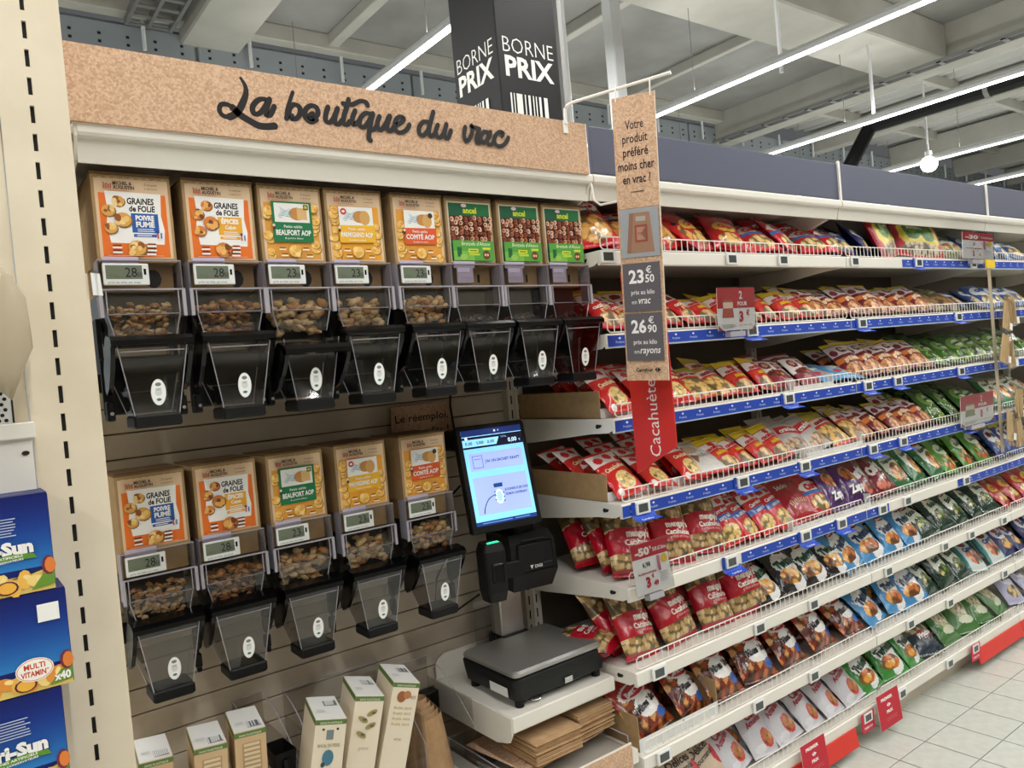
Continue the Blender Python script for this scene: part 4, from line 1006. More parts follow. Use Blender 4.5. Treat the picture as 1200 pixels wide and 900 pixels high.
for k in range(5):
    r = .030+.010*k; P = [(r*math.cos(a*PI/10), r*.8*math.sin(a*PI/10)) for a in range(-2, 19)]
    vs = []; fs = []
    for a, b_ in P: vs += [(a, b_, 0), (a-.03, b_, .24-.012*k)]
    for i in range(len(P)-1): fs.append((2*i, 2*i+2, 2*i+3, 2*i+1))
    sub = G().add(vs, fs); obj('paper_layer', sub, 'bagpaper', t)
t = thing('black_rail_end', 'short black bar on the slatted back left of the scale shelf', 'rail', (0, 0, 0))
obj('bar', G().box(1.02, 2.14, .555, 1.19, 2.18, .62, ch=.004), 'black_matt', t)

# ================================================================ hanging kraft sign on its arm, red blade
t = thing('hanging_kraft_sign', 'tall kraft sign comparing bulk prices, hanging from a white arm', 'sign', (1.591, 1.406, 2.303), (.072, .061, -1.168))
# local x runs from the far edge (negative) to the near edge (0)
SW = .122; SH = .775
obj('board', G().box(-SW, .0, -SH, 0, .003, 0, ch=.0008), 'kraft', t)
obj('side_edge', G().box(0.0002, -.0002, -SH, .0012, .0032, 0), 'kraft_edge', t)
g = G(); a = Art(g, lambda u, v, l: (-SW+u, -.0001-l, -SH+v), step=.0002)
for i, s in enumerate(['Votre', 'produit', 'préféré', 'moins cher', 'en vrac ?']):
    a.text(s, SW/2, SH-.088-i*.036, .034, (34, 30, 36), .012, width=[.052, .072, .072, .104, .080][i])
a.rect(.042, SH-.256, .080, SH-.254, (34, 30, 36))
a.rect(.006, SH-.432, .117, SH-.300, (222, 226, 234))
for dx_, c in ((-.006, (206, 150, 118)), (.006, (222, 172, 140))):
    a.poly([(.040+dx_, SH-.312), (.086+dx_, SH-.312), (.096+dx_, SH-.420), (.028+dx_, SH-.420)], c)
a.rect(.052, SH-.335, .080, SH-.322, (236, 230, 222)); a.rect(.048, SH-.392, .084, SH-.345, (214, 110, 90)); a.rect(.053, SH-.386, .079, SH-.351, (232, 176, 150)); a.text('curry', .066, SH-.372, .014, (196, 80, 66), 0, width=.02)
for v0, p1, p2, w1 in ((.580, '23', '50', 'vrac'), (.720-.002, '26', '90', 'rayons')):
    a.rect(.006, SH-v0, .114, SH-v0+.132, (96, 92, 98))
    a.text(p1, .045, SH-v0+.078, .050, (240, 238, 238), .03, width=.044); a.text(p2, .084, SH-v0+.078, .030, (240, 238, 238), .02, width=.026); a.text('€', .082, SH-v0+.103, .026, (240, 238, 238), .01)
    a.text('prix au kilo', .062, SH-v0+.046, .018, (236, 232, 232), .01, width=.068)
    a.text('en', .036, SH-v0+.020, .017, (236, 232, 232), 0, width=.015); a.text(w1, .046, SH-v0+.020, .028, (240, 238, 238), .012, width=.036 if w1 == 'vrac' else .058, shear=.18, align='l')
a.text('Carrefour', .056, .026, .015, BLACK, .03, width=.048)
a.poly([(.086, .031), (.092, .038), (.092, .024)], BLACK); a.poly([(.094, .038), (.104, .031), (.094, .024)], BLACK)
obj('printed_face', g, 'print', t)
obj('photo_sleeve', G().box(-.116, -.0035, -.434, -.003, -.0025, -.298), 'sleeve', t)
for x in (-SW+.012, -.012): obj('hook', G().tube([(x, .0015, -.01), (x, .0015, .012), (x, .004, .035)], .0022, 5), 'wire', t)
t = thing('bent_white_rod', 'bent white rod arm clamped to the header, carrying the kraft sign', 'arm', (0, 0, 0))
obj('rod', G().tube([(1.508, 1.672, 2.285), (1.508, 1.670, 2.328), (1.511, 1.662, 2.336), (1.518, 1.645, 2.340), (1.619, 1.399-.03, 2.341)], .0048, 8), 'wire', t)
obj('clamp', G().box(1.50, 1.672, 2.26, 1.516, 1.6765, 2.296), 'wire', t)
t = thing('wire_hook', 'white wire hook under the canopy beside the header end', 'hook', (0, 0, 0))
obj('wire', G().tube([(1.585, 1.67, 2.12), (1.587, 1.665, 2.07), (1.60, 1.655, 2.055), (1.72, 1.60, 2.075)], .0035, 6), 'wire', t)
t = thing('red_blade_sign', 'red vertical blade sign reading Cacahuète behind the kraft sign', 'sign', (1.665, 1.664, 1.256), (0, 0, -PI/2))
BW = .165
g = G(); g.prism([(0, 0), (0, .60), (BW, .60), (BW, .085)], lambda a_, b_, d: (a_, d, b_), 0, .003)
obj('blade', g, 'red', t)
g = G(); a = Art(g, lambda u, v, l: (u, -.0002-l, v), step=.0002)
a.text('Cacahuète', .104, .055+.112, .060, WHITE, -.002, rot=PI/2, width=.225)
obj('lettering', g, 'print', t)
obj('sign_clip', G().box(0, .003, .57, .04, .012, .605), 'wire', t)
t = thing('thin_frame', 'small thin white frame on the second shelf behind the kraft sign', 'frame', (1.70, 1.665, 1.89), (0, 0, -PI/2+.3))
obj('frame_rim', G().tube([(0, 0, 0), (0, 0, .19), (.11, 0, .19), (.11, 0, 0), (0, 0, 0)], .0022, 5), 'wire', t)
obj('dark_insert', G().box(.003, .001, .003, .107, .003, .187), 'black_matt', t)

# ================================================================ electronic price tags
TAGS = dict(A=[1.64, 2.225, 2.522, 3.008, 3.533, 4.074], B=[2.304, 3.027, 3.876], C=[2.487, 3.034, 3.273, 3.859],
  D=[1.695, 2.184, 2.553, 3.034, 3.277, 3.876], E=[2.089, 2.521, 2.762, 3.068, 3.272, 3.823],
  F=[1.704, 2.209, 2.534, 3.074, 3.568, 3.832, 4.189], G=[1.694, 2.168, 2.501, 3.216, 3.573, 4.151], H=[2.12, 2.82, 3.104, 3.528, 3.766])
PULL = {('B', 0), ('B', 1), ('B', 2), ('C', 0), ('C', 1), ('C', 2), ('C', 3), ('D', 0), ('D', 1), ('D', 2), ('D', 3), ('D', 4), ('D', 5), ('E', 0), ('E', 1), ('E', 2), ('A', 4)}
REDT = {('H', 1), ('H', 4)}
def tag_me():
    g = G(); g.box(-.030, -.010, -.040, .030, -.002, -.002, 0, ch=.0015); g.box(-.022, -.0106, -.033, .018, -.0098, -.008, 1); return build(g, 'tag_body', ['tagwhite', 'lcd_dark'])
tme = tag_me()
g = G(); g.add([(-.045, -.012, -.050), (.050, -.012, -.050), (.050, -.002, -.038), (-.045, -.002, -.038), (-.045, -.034, -.056), (.055, -.034, -.056)], [(0, 1, 2, 3), (4, 5, 1, 0)], 0, (30, 74, 186)); g.box(-.045, -.0025, -.04, -.03, -.0015, .0, 0, (28, 66, 172))
a = Art(g, lambda u, v, l: (u, -.034+.022*v/.022-l*0, -.0555+.006*v/.022+l), step=.0003); a.text('Carrefour', .0, .006, .012, WHITE, .02, width=.05)
pull_me = build(g, 'promo_tab', 'print')
g = G(); g.box(-.045, -.014, -.075, .045, -.012, .0, 0, (206, 40, 70)); a = Art(g, front(-.045, -.0142, -.075)); a.text('PREMIER PRIX', .045, .012, .012, WHITE, .02, width=.06); red_me = build(g, 'red_backer', 'print')
for s, xs in TAGS.items():
    for i, x in enumerate(xs):
        col = 'white price tag on a blue tab' if (s, i) in PULL else 'white price tag on a red backer' if (s, i) in REDT else 'small white electronic price tag'
        t = thing('price_tag', '%s, %s from the left on the %s snack shelf' % (col, ORD[i], NTH[s]), 'price tag', (x, D-.0015, SZ[s]), group='electronic price tags')
        b_ = obj('tag_body', tme, None, t)
        if (s, i) in PULL: obj('promo_tab', pull_me, None, t)
        if (s, i) in REDT: obj('red_backer', red_me, None, t); b_.location.y = -.007
# ---------------- promo cards
def promo(label, x, z, w, h, draw, y=1.658, rz=0.0, tilt=0.05, sleeve=True):
    t = thing('promo_card', label, 'sign', (x, y, z), (tilt, 0, rz))
    g = G(); g.box(0, 0, 0, w, .0015, h, 0, (240, 240, 238)); a = Art(g, front(0, -.0002, 0), step=.0002); draw(a, w, h)
    obj('card', g, 'print', t)
    if sleeve:
        obj('card_sleeve', G().box(-.004, -.0035, -.004, w+.004, -.0028, h+.004), 'sleeve', t)
        obj('sleeve_foot', G().box(w*.3, -.003, -.022, w*.7, .02, -.004), 'acrylic_edge', t)
R_ED = (190, 34, 52)
def d1(pr, c1):
    def f(a, w, h):
        a.rect(0, h*.52, w, h, R_ED); a.text('2', w*.62, h*.74, h*.26, WHITE, .03); a.text('POUR', w*.66, h*.58, h*.13, WHITE, .04, width=w*.26)
        a.text(pr, w*.62, h*.20, h*.34, R_ED, .05); a.text('€', w*.80, h*.34, h*.18, R_ED, .03)
        a.poly([(w*.12, h*.30), (w*.42, h*.30), (w*.38, h*.72), (w*.16, h*.72)], c1); a.rect(w*.14, h*.52, w*.40, h*.66, (236, 214, 190))
        a.lines(w*.1, w*.5, h*.14, 3, h*.035, h*.012, (150, 150, 150)); a.text('au lieu de', w*.72, h*.10, h*.06, (120, 60, 60), 0, width=w*.34)
        a.poly([(0, 0), (w*.12, 0), (0, h*.12)], (150, 40, 60)); a.poly([(w, 0), (w*.88, 0), (w, h*.12)], (150, 40, 60))
    return f
promo('red and white promo card saying 2 for 3 euros on the second shelf', 2.089, 1.665, .200, .142, d1('3', (190, 90, 80)))
promo('red and white promo card saying 2 for 8 euros on the fourth shelf', 3.755, 1.150, .345, .140, d1('8', (140, 150, 110)))
def d2(p, q, old):
    def f(a, w, h):
        a.rect(0, h*.70, w, h, R_ED); a.text(p, w*.30, h*.76, h*.20, WHITE, .05, width=w*.40); a.text('%', w*.54, h*.85, h*.08, WHITE, .03); a.text('SUR LE 2ème', w*.78, h*.79, h*.10, WHITE, .03, width=w*.38)
        a.text(old, w*.36, h*.52, h*.13, (40, 40, 46), .02); a.text('le 2ème produit', w*.36, h*.38, h*.07, R_ED, .02, width=w*.5)
        a.text(q[0], w*.34, h*.12, h*.27, R_ED, .06); a.text(q[1], w*.55, h*.12, h*.13, R_ED, .05); a.text('€', w*.48, h*.28, h*.10, R_ED, .04)
        a.rect(w*.66, h*.38, w*.74, h*.68, (200, 120, 140)); a.ell(w*.86, h*.60, w*.09, h*.09, (236, 196, 60)); a.lines(w*.68, w*.92, h*.34, 5, h*.04, h*.014, (170, 170, 176))
    return f
promo('red and white promo card, 50 percent off, on the sixth shelf near the scale', 1.600, .902, .152, .148, d2('-50', ('3', '49'), '6,98'), tilt=-.12, y=1.640)
promo('red and white promo card, 30 percent off, on the top shelf', 3.905, 1.930, .36, .125, d2('-30', ('2', '61'), '3,73'), rz=.03)
def d3(a, w, h):
    a.rect(0, 0, w, h, R_ED); a.text('PREMIER', w*.45, h*.78, h*.12, WHITE, .04, width=w*.52); a.text('PRIX', w*.5, h*.40, h*.12, WHITE, .04, width=w*.28)
    a.poly([(w*.40, h*.62), (w*.47, h*.68), (w*.47, h*.56)], WHITE); a.poly([(w*.49, h*.68), (w*.58, h*.62), (w*.49, h*.56)], WHITE); a.rect(w*.3, h*.26, w*.8, h*.265, (240, 170, 180)); a.rect(w*.3, h*.20, w*.8, h*.205, (240, 170, 180))
promo('solid red first-price card on the bottom shelf, right one', 2.870, .048, .165, .135, d3, sleeve=False, y=1.652, tilt=-.10)
promo('solid red first-price card on the bottom shelf, left one', 2.352, .048, .15, .125, d3, sleeve=False, y=1.652, tilt=-.10)
# ---------------- clip strip with breadstick packets
t = thing('clip_strip', 'clear hanging clip strip with yellow top on the far right bay', 'strip', (4.17, 1.655, 0))
obj('strip', G().box(-.018, 0, .98, .018, .0015, 1.93), 'plastic_milky', t)
g = G().box(-.03, -.006, 1.885, .06, .003, 1.925, 0, (236, 200, 40)); obj('yellow_header', g, 'print', t)
rng = random.Random(11)
for i, (dx_, z, rr) in enumerate([(.07, 1.66, .35), (.0, 1.50, .3), (.12, 1.47, -.1), (.13, 1.22, .1), (.02, 1.12, .25), (.12, 1.08, -.1), (.17, 1.68, -.1)]):
    t = thing('breadstick_packet', 'clear packet of breadsticks hung on the clip strip, %s from the top' % ORD[[0, 2, 3, 4, 5, 6, 1][i]], 'packet', (4.17+dx_, 1.630-.01*(i % 2), z-.09), (0, rr, 0), group='packets on the clip strip')
    g = G()
    for q in range(8): g.tube([(-.035+q*.010, rng.uniform(-.006, .004), .01), (-.035+q*.010+rng.uniform(-.006, .006), 0, .15)], .0045, 5)
    obj('breadsticks', g, 'nut_pale', t, kind='stuff')
    g = G(); g.loft([[(-.048, -.002, 0), (.048, -.002, 0), (.048, .002, 0), (-.048, .002, 0)], [(-.05, -.014, .03), (.05, -.014, .03), (.05, .012, .03), (-.05, .012, .03)], [(-.05, -.014, .14), (.05, -.014, .14), (.05, .012, .14), (-.05, .012, .14)], [(-.046, -.002, .175), (.046, -.002, .175), (.046, .002, .175), (-.046, .002, .175)]])
    obj('film', g, 'sleeve', t)
    g = G().box(.005, -.0165, .012, .035, -.0155, .045, 0, (238, 236, 230)); obj('price_sticker', g, 'print', t)

# ================================================================ snack bags
import zlib
def bagmesh(name, w, h, T, ops, texts, base, back=None, seed=1, NX=36, NY=50, block=False, seal=.055, glossy=False, var=0):
    """a filled film bag: seals at both ends, wrinkled bulge, printed cell by cell"""
    rng = random.Random(seed*7+var); off = rng.random()*50
    kx, ky = (.35, .30) if block else (.62, .55)
    def hgt(u, v):
        if v <= seal or v >= 1-seal: return .0008+.0006*math.sin(u*70)
        t_ = (v-seal)/(1-2*seal); s_ = max(0, math.sin(PI*u))**kx*max(0, math.sin(PI*t_))**ky
        n = noise.noise(Vector((u*4+off, t_*5, off)))*.16+noise.noise(Vector((u*11+off, t_*12, 3)))*.07
        return .0012+T/2*s_*(1+n-.18*(t_-.4)*1.2)
    def pos(u, v, side=-1):
        wn = w*(1-.07*math.sin(PI*min(1, max(0, v)))+(.0 if block else 0)); x = (u-.5)*wn; z = h*v
        if block: z = h*v
        x += .004*noise.noise(Vector((v*6+off, side, 1.)))
        return (x, side*hgt(u, v), z)
    vs = []; fs = []; cols = []; rnd = random.Random(seed)
    blobs = {}
    for op in ops:
        if op[0] == 'food':
            _, cx, cy, rx, ry, cc, sz = op; pts = []
            n = int(4*rx*ry*w*h/(sz*sz)*.9)+3
            for _ in range(n): pts.append((rnd.uniform(cx-rx, cx+rx), rnd.uniform(cy-ry, cy+ry), rnd.randrange(len(cc)), rnd.uniform(.8, 1.15)))
            blobs[id(op)] = pts
    def colour(u, v):
        c = base
        for op in ops:
            k = op[0]
            if k == 'band':
                if op[1] <= v < op[2]: c = op[3]
            elif k == 'wave':
                if v < op[1]+op[2]*math.sin(u*op[3]+op[4]): c = op[5]
            elif k == 'top':
                if v > op[1]+op[2]*math.sin(u*op[3]+op[4]): c = op[5]
            elif k == 'side':
                if abs(u-.5) > op[1]: c = op[2]
            elif k == 'ell':
                if ((u-op[1])/op[3])**2+((v-op[2])/op[4])**2 < 1: c = op[5]
            elif k == 'food':
                _, cx, cy, rx, ry, cc, sz = op
                if ((u-cx)/rx)**2+((v-cy)/ry)**2 < 1.0 or (rx > .45 and abs(v-cy) < ry):
                    best = 9; bc = cc[0]
                    for px, py, ci, q in blobs[id(op)]:
                        d = (((u-px)*w)**2+((v-py)*h)**2)**.5/(sz*q)
                        if d < best: best = d; bc = cc[ci]
                    c = bc if best < .5 else tuple(int(x*.72) for x in bc) if best < .68 else tuple(int(x*.5) for x in bc)
            elif k == 'dots':
                _, cy0, cy1, n, r, cc = op
                if cy0 < v < cy1:
                    gu = (u*n) % 1-.5; row = int((v-cy0)*h/(w/n)); gv = ((v-cy0)*h/(w/n)) % 1-.5
                    if row % 2: gu = ((u*n+.5) % 1)-.5
                    if gu*gu+gv*gv < r*r: c = cc
        return c
    g = G()
    for side, nx, ny in ((-1, NX, NY), (1, 8, 12)):
        n0 = len(g.v)
        for j in range(ny+1):
            for i in range(nx+1): g.v.append(pos(i/nx, j/ny, side))
        for j in range(ny):
            for i in range(nx):
                a = n0+j*(nx+1)+i; f = (a, a+1, a+nx+2, a+nx+1)
                g.f.append(f if side < 0 else f[::-1]); g.m.append(0)
                g.c.append(colour((i+.5)/nx, (j+.5)/ny) if side < 0 else (back or base))
    a = Art(g, lambda u, v, l: (lambda p: (p[0], p[1]-.0024-l, p[2]))(pos(min(1, max(0, u)), min(1, max(0, v)))), step=.00012)
    for tx in texts:
        if tx[0] == 'oval':
            _, cx, cy, rx, ry, c = tx
            for q in range(3): pass
            n = 18; ringv = [(cx, cy)]; ff = []
            for r_ in (.5, 1): ringv += [(cx+rx*r_*math.cos(2*PI*i/n), cy+ry*r_*math.sin(2*PI*i/n)) for i in range(n)]
            for i in range(n): ff += [(0, 1+i, 1+(i+1) % n), (1+i, 1+n+i, 1+n+(i+1) % n, 1+(i+1) % n)]
            a.put(ringv, ff, c)
        else:
            s_, cx, cy, wd, asp, c, bold, rot = tx
            b4, ff, x0, x1 = text_geo(s_, bold); sx = wd/(x1-x0); co, si = math.cos(rot), math.sin(rot); P = []
            for x, y in b4:
                aa = (x-x0)*sx-wd/2; bb = (y-.35)*sx*(asp*.82)*w/h; P.append((cx+aa*co-bb*si*h/w*0-bb*si, cy+aa*si*w/h+bb*co))
            a.put(P, ff, c)
    return build(g, name, 'foil_gloss' if glossy else 'foil', smooth=True)
RED = (196, 26, 34); DRED = (150, 18, 28); YEL = (226, 204, 40); MAR = (104, 16, 34); PNUT = [(214, 176, 116), (196, 154, 92), (226, 194, 140)]
SHEL = [(206, 176, 124), (188, 156, 104), (168, 136, 86), (222, 196, 150)]
MIX = [(150, 70, 30), (190, 110, 54), (120, 44, 22), (210, 150, 90), (96, 34, 20)]
K = {}
def kind(key, desc, w, h, T, base, ops, texts, **kw): K[key] = (desc, w, h, T, base, ops, texts, kw)
kind('curly', 'red peanut-puff bag with white logo', .165, .21, .06, (200, 30, 36), [('food', .5, .30, .42, .24, [(224, 170, 90), (206, 140, 60), (236, 190, 110)], .03), ('ell', .55, .78, .40, .15, WHITE), ('ell', .55, .80, .30, .09, RED)],
     [('Vico', .55, .80, .4, 1.1, WHITE, .06, .1), ('cacahuètes', .5, .60, .8, 1.3, (26, 26, 40), .06, .12)], glossy=True)
kind('curlyb', 'red puff bag with blue and white stripe', .16, .20, .055, (196, 30, 38), [('ell', .5, .62, .46, .14, WHITE), ('band', .44, .52, (56, 116, 196)), ('food', .5, .24, .40, .16, [(230, 196, 120), (240, 214, 150)], .022), ('top', .86, .02, 9, 0, (214, 50, 56))],
     [('Curly', .5, .63, .62, 1.2, RED, .08, .1)], glossy=True)
kind('darkblue', 'dark blue bag with white swirl', .15, .19, .05, (26, 34, 84), [('ell', .5, .55, .42, .18, (226, 230, 240)), ('ell', .5, .5, .3, .1, (60, 80, 150)), ('food', .5, .22, .3, .12, [(220, 190, 110)], .02)], [('Apérifrits', .5, .62, .7, 1.2, WHITE, .04, .1)])
kind('bigsalad', 'large red-edged green-centred bag', .34, .235, .07, (186, 30, 44), [('side', .44, (150, 16, 40)), ('ell', .5, .5, .42, .42, (206, 190, 60)), ('ell', .34, .56, .16, .22, (70, 116, 50)), ('ell', .64, .55, .18, .24, (58, 104, 44)), ('ell', .34, .56, .08, .10, (120, 160, 80)), ('ell', .65, .53, .09, .10, (110, 150, 76)), ('food', .5, .16, .4, .13, [(210, 196, 170), (190, 170, 140)], .02)], [('Mélange', .4, .60, .3, 1.1, (230, 236, 210), .03, .0)], NX=44)
kind('greenwhite', 'small green and white bag', .14, .19, .045, (120, 150, 96), [('ell', .5, .6, .4, .22, (236, 238, 230)), ('food', .5, .28, .4, .2, [(214, 190, 120), (150, 170, 90), (190, 80, 60)], .02)], [('Soja', .5, .66, .5, 1.2, (50, 110, 60), .05, .1)])
kind('bluewhite', 'blue and white crisp bag', .15, .19, .05, (44, 90, 160), [('ell', .5, .6, .42, .2, (230, 236, 240)), ('food', .5, .25, .4, .16, [(226, 200, 130)], .03)], [('Chips', .5, .62, .5, 1.2, (30, 60, 140), .06, .1)])
kind('yelred', 'red peanut packet with maroon ovals', .125, .19, .045, RED, [('band', .62, .86, (238, 230, 226)), ('ell', .28, .72, .16, .09, (120, 24, 44)), ('ell', .72, .72, .16, .09, (120, 24, 44)), ('band', .88, 1.01, YEL), ('food', .5, .20, .42, .15, PNUT, .018), ('band', .42, .56, (206, 40, 40))], [('cacahuètes', .5, .49, .8, 1.3, (250, 240, 220), .04, .1), ('grillées', .5, .40, .5, 1.2, (250, 220, 160), .02, .1)])
kind('yelmar', 'yellow-topped maroon and white nut bag', .145, .20, .05, (118, 26, 40), [('band', .58, .88, (228, 220, 224)), ('ell', .5, .73, .17, .10, (110, 20, 46)), ('ell', .14, .68, .12, .08, (130, 30, 56)), ('ell', .86, .68, .12, .08, (130, 30, 56)), ('band', .90, 1.01, YEL), ('band', .38, .50, (222, 128, 60)), ('food', .5, .18, .44, .17, [(210, 140, 84), (190, 110, 60), (226, 170, 110)], .018)], [('grillées', .5, .44, .6, 1.2, (250, 226, 190), .05, .06), ('Duo', .5, .73, .22, 1.2, WHITE, .06, .0)])
kind('heart', 'red packet with white hearts top', .125, .185, .04, (202, 36, 32), [('band', .68, .97, (236, 226, 224)), ('ell', .25, .80, .13, .08, (206, 30, 40)), ('ell', .62, .84, .13, .08, (206, 30, 40)), ('ell', .90, .76, .10, .07, (206, 30, 40)), ('ell', .55, .28, .30, .18, (232, 200, 130)), ('food', .55, .28, .25, .14, [(238, 216, 150), (226, 196, 120)], .018), ('ell', .2, .10, .09, .06, (236, 232, 224))], [('Cacahuètes', .5, .56, .74, 1.3, (246, 214, 170), .04, .12)], glossy=True)
kind('orangered', 'orange-red peanut bag with yellow-green top', .14, .19, .045, (206, 60, 44), [('band', .8, 1.01, (196, 186, 60)), ('band', .6, .78, (232, 214, 200)), ('food', .5, .3, .46, .24, [(226, 180, 100), (236, 200, 130)], .02)], [('cacahuète', .5, .68, .8, 1.2, (150, 30, 50), .05, .05)])
kind('marwhite', 'maroon and white packet with two ovals', .14, .18, .04, (128, 24, 40), [('band', .35, .88, (232, 226, 224)), ('ell', .30, .66, .16, .15, (120, 20, 40)), ('ell', .70, .66, .16, .15, (120, 20, 40)), ('ell', .30, .66, .08, .08, (206, 160, 130)), ('ell', .70, .66, .08, .08, (206, 160, 130)), ('food', .5, .38, .40, .10, MIX, .018)], [('noix', .5, .44, .4, 1.2, (120, 20, 40), .05, 0)])
kind('skyflat', 'pale blue packet lying flat', .17, .17, .035, (96, 158, 206), [('ell', .5, .5, .36, .30, (150, 196, 226)), ('ell', .3, .35, .12, .1, (206, 60, 60)), ('food', .7, .3, .2, .14, [(214, 150, 80)], .02)], [('Bio', .5, .62, .4, 1.2, WHITE, .05, .1)])
kind('greenlie', 'dark green leafy-print bag', .16, .21, .05, (50, 96, 36), [('ell', .5, .55, .40, .22, (120, 156, 70)), ('ell', .55, .56, .24, .12, (210, 222, 190)), ('food', .5, .22, .38, .16, [(150, 180, 80), (90, 140, 50), (196, 206, 120)], .02)], [('pistache', .52, .56, .5, 1.2, (30, 80, 40), .05, .1)], glossy=True)
kind('brownlie', 'olive and brown nut packet', .14, .18, .04, (120, 104, 60), [('food', .5, .4, .46, .3, [(170, 130, 80), (130, 96, 56)], .022), ('band', .72, .9, (90, 96, 50))], [('noisette', .5, .80, .6, 1.2, (230, 220, 190), .04, .0)])
kind('navy', 'navy and white nut packet', .14, .18, .045, (34, 56, 110), [('ell', .5, .62, .4, .18, (214, 224, 236)), ('food', .5, .28, .38, .16, PNUT, .02)], [('Mer', .5, .62, .4, 1.2, (30, 50, 120), .05, .0)])
kind('silverbox', 'white back of a red-edged nut packet', .19, .20, .05, (206, 204, 200), [('side', .44, RED), ('band', .0, .07, RED), ('ell', .4, .6, .2, .12, (184, 160, 140))], [('valeurs nutritives', .45, .78, .6, 1.3, (120, 116, 116), .0, .0), ('ingrédients', .5, .40, .6, 1.3, (120, 116, 116), 0, 0)])
kind('yelpack', 'small red packet with yellow top band', .11, .165, .045, (190, 26, 36), [('band', .80, 1.01, (232, 208, 36)), ('band', .55, .79, (232, 226, 220)), ('ell', .5, .72, .14, .08, RED), ('food', .5, .18, .42, .14, PNUT, .018), ('band', .36, .5, (214, 60, 40))], [('cacahuètes', .5, .60, .84, 1.3, RED, .05, 0), ('salées', .5, .43, .5, 1.2, YEL, .03, 0)])
kind('greyfoil', 'silver and red snack packet', .15, .18, .05, (176, 170, 168), [('band', .5, .72, (200, 40, 40)), ('side', .42, (190, 184, 182)), ('food', .5, .22, .4, .14, [(196, 160, 120)], .02)], [('crackers', .5, .61, .7, 1.2, WHITE, .04, .1)])
kind('menguy', 'tall red pack of peanuts in shell', .165, .235, .085, (172, 20, 38), [('top', .58, .05, 3.14, 0, SHEL[0]), ('food', .5, .80, .5, .19, SHEL, .017), ('food', .5, .17, .5, .10, SHEL, .017), ('band', .0, .08, (172, 20, 38)), ('band', .28, .58, (176, 20, 40)), ('ell', .5, .9, .10, .14, (176, 20, 40))],
     [("menguy's", .62, .52, .58, 1.4, (240, 226, 214), .05, .0), ('Cacahuètes', .60, .40, .66, 1.3, (240, 226, 214), .03, .0), ('grillées en coque', .6, .33, .5, 1.3, (226, 190, 180), .0, 0)], block=True, glossy=True, NX=48, NY=66)
kind('stripe', 'red packet with blue stripe over peanuts', .12, .185, .045, (206, 34, 34), [('band', .76, .97, (232, 224, 222)), ('ell', .3, .86, .16, .07, RED), ('ell', .74, .86, .14, .07, RED), ('band', .46, .58, (66, 110, 190)), ('food', .5, .22, .40, .16, [(236, 206, 130), (226, 190, 110)], .018)], [('Carrefour', .5, .66, .7, 1.2, WHITE, .04, .1), ('sans sel', .5, .52, .5, 1.3, WHITE, .02, .1)], glossy=True)
kind('sticks', 'red bag of pretzel sticks', .17, .20, .045, (166, 26, 34), [], [('Sticks', .35, .80, .4, 1.2, WHITE, .02, .0)]+[('l', .52+.07*q, .42-.01*abs(q), .022, 1.0, (236, 200, 160), .01, -.16*q) for q in range(-4, 5)], glossy=True)
kind('purple', 'purple and orange snack bag', .15, .20, .05, (84, 34, 104), [('ell', .45, .66, .22, .14, (214, 140, 60)), ('ell', .5, .2, .4, .12, (60, 20, 80)), ('food', .55, .62, .3, .16, [(222, 150, 70), (200, 110, 50)], .03)], [('Zapp', .5, .30, .6, 1.3, WHITE, .05, .1)], glossy=True)
kind('curlymar', 'dark maroon bag with white script', .16, .205, .055, (110, 14, 28), [('ell', .5, .5, .36, .3, (130, 20, 34)), ('food', .5, .2, .3, .12, [(214, 120, 100)], .03)], [('Curly', .5, .58, .68, 1.5, WHITE, .09, .35), ('original', .5, .34, .4, 1.2, WHITE, .02, .35)], glossy=True)
kind('greenmix', 'green bag with white centre', .16, .22, .055, (40, 110, 60), [('ell', .52, .52, .36, .34, (230, 234, 224)), ('food', .6, .36, .3, .22, [(226, 150, 60), (210, 110, 50), (236, 190, 110)], .026), ('ell', .5, .84, .2, .06, (190, 40, 40))], [('Légumes', .5, .66, .5, 1.2, (20, 80, 50), .05, .2)], glossy=True)
kind('greenbag', 'leaf-green bag with vegetables', .165, .21, .05, (84, 150, 44), [('ell', .5, .6, .34, .16, (226, 234, 214)), ('food', .5, .26, .38, .18, [(236, 190, 90), (130, 180, 60), (220, 120, 60)], .026)], [('Soufflés', .5, .60, .5, 1.2, (40, 110, 40), .05, .1)], glossy=True)
kind('yelblue', 'yellow-topped white and blue bag', .15, .20, .05, (44, 70, 140), [('band', .82, 1.01, (214, 196, 60)), ('ell', .5, .56, .4, .22, (232, 234, 236)), ('ell', .3, .62, .12, .08, MAR), ('food', .55, .30, .34, .14, PNUT, .02)], [('Mix', .6, .58, .4, 1.2, (30, 50, 120), .06, .1)])
def twin(key, desc, base, dk, txt='Twinuts'):
    kind(key, desc, .165, .20, .06, base, [('ell', .5, .54, .38, .24, (238, 238, 236)), ('ell', .62, .22, .26, .20, (236, 236, 236)), ('food', .46, .28, .34, .15, [(232, 160, 66), (240, 190, 110), (206, 116, 50)], .026), ('ell', .5, .80, .22, .06, (160, 24, 40))],
         [('Benenuts', .5, .80, .34, 1.0, WHITE, .04, .1), (txt, .5, .55, .72, 1.5, dk, .08, .22)], glossy=True)
twin('twinblack', 'black twin-nut bag with white oval', (26, 24, 26), (20, 70, 50))
twin('twinblue', 'sky blue twin-nut bag with white oval', (64, 140, 196), (16, 50, 90))
twin('twingreen', 'bright green nut bag with yellow top', (52, 136, 50), (16, 60, 40))
K['twingreen'][5].insert(0, ('band', .86, 1.01, (214, 200, 50)))
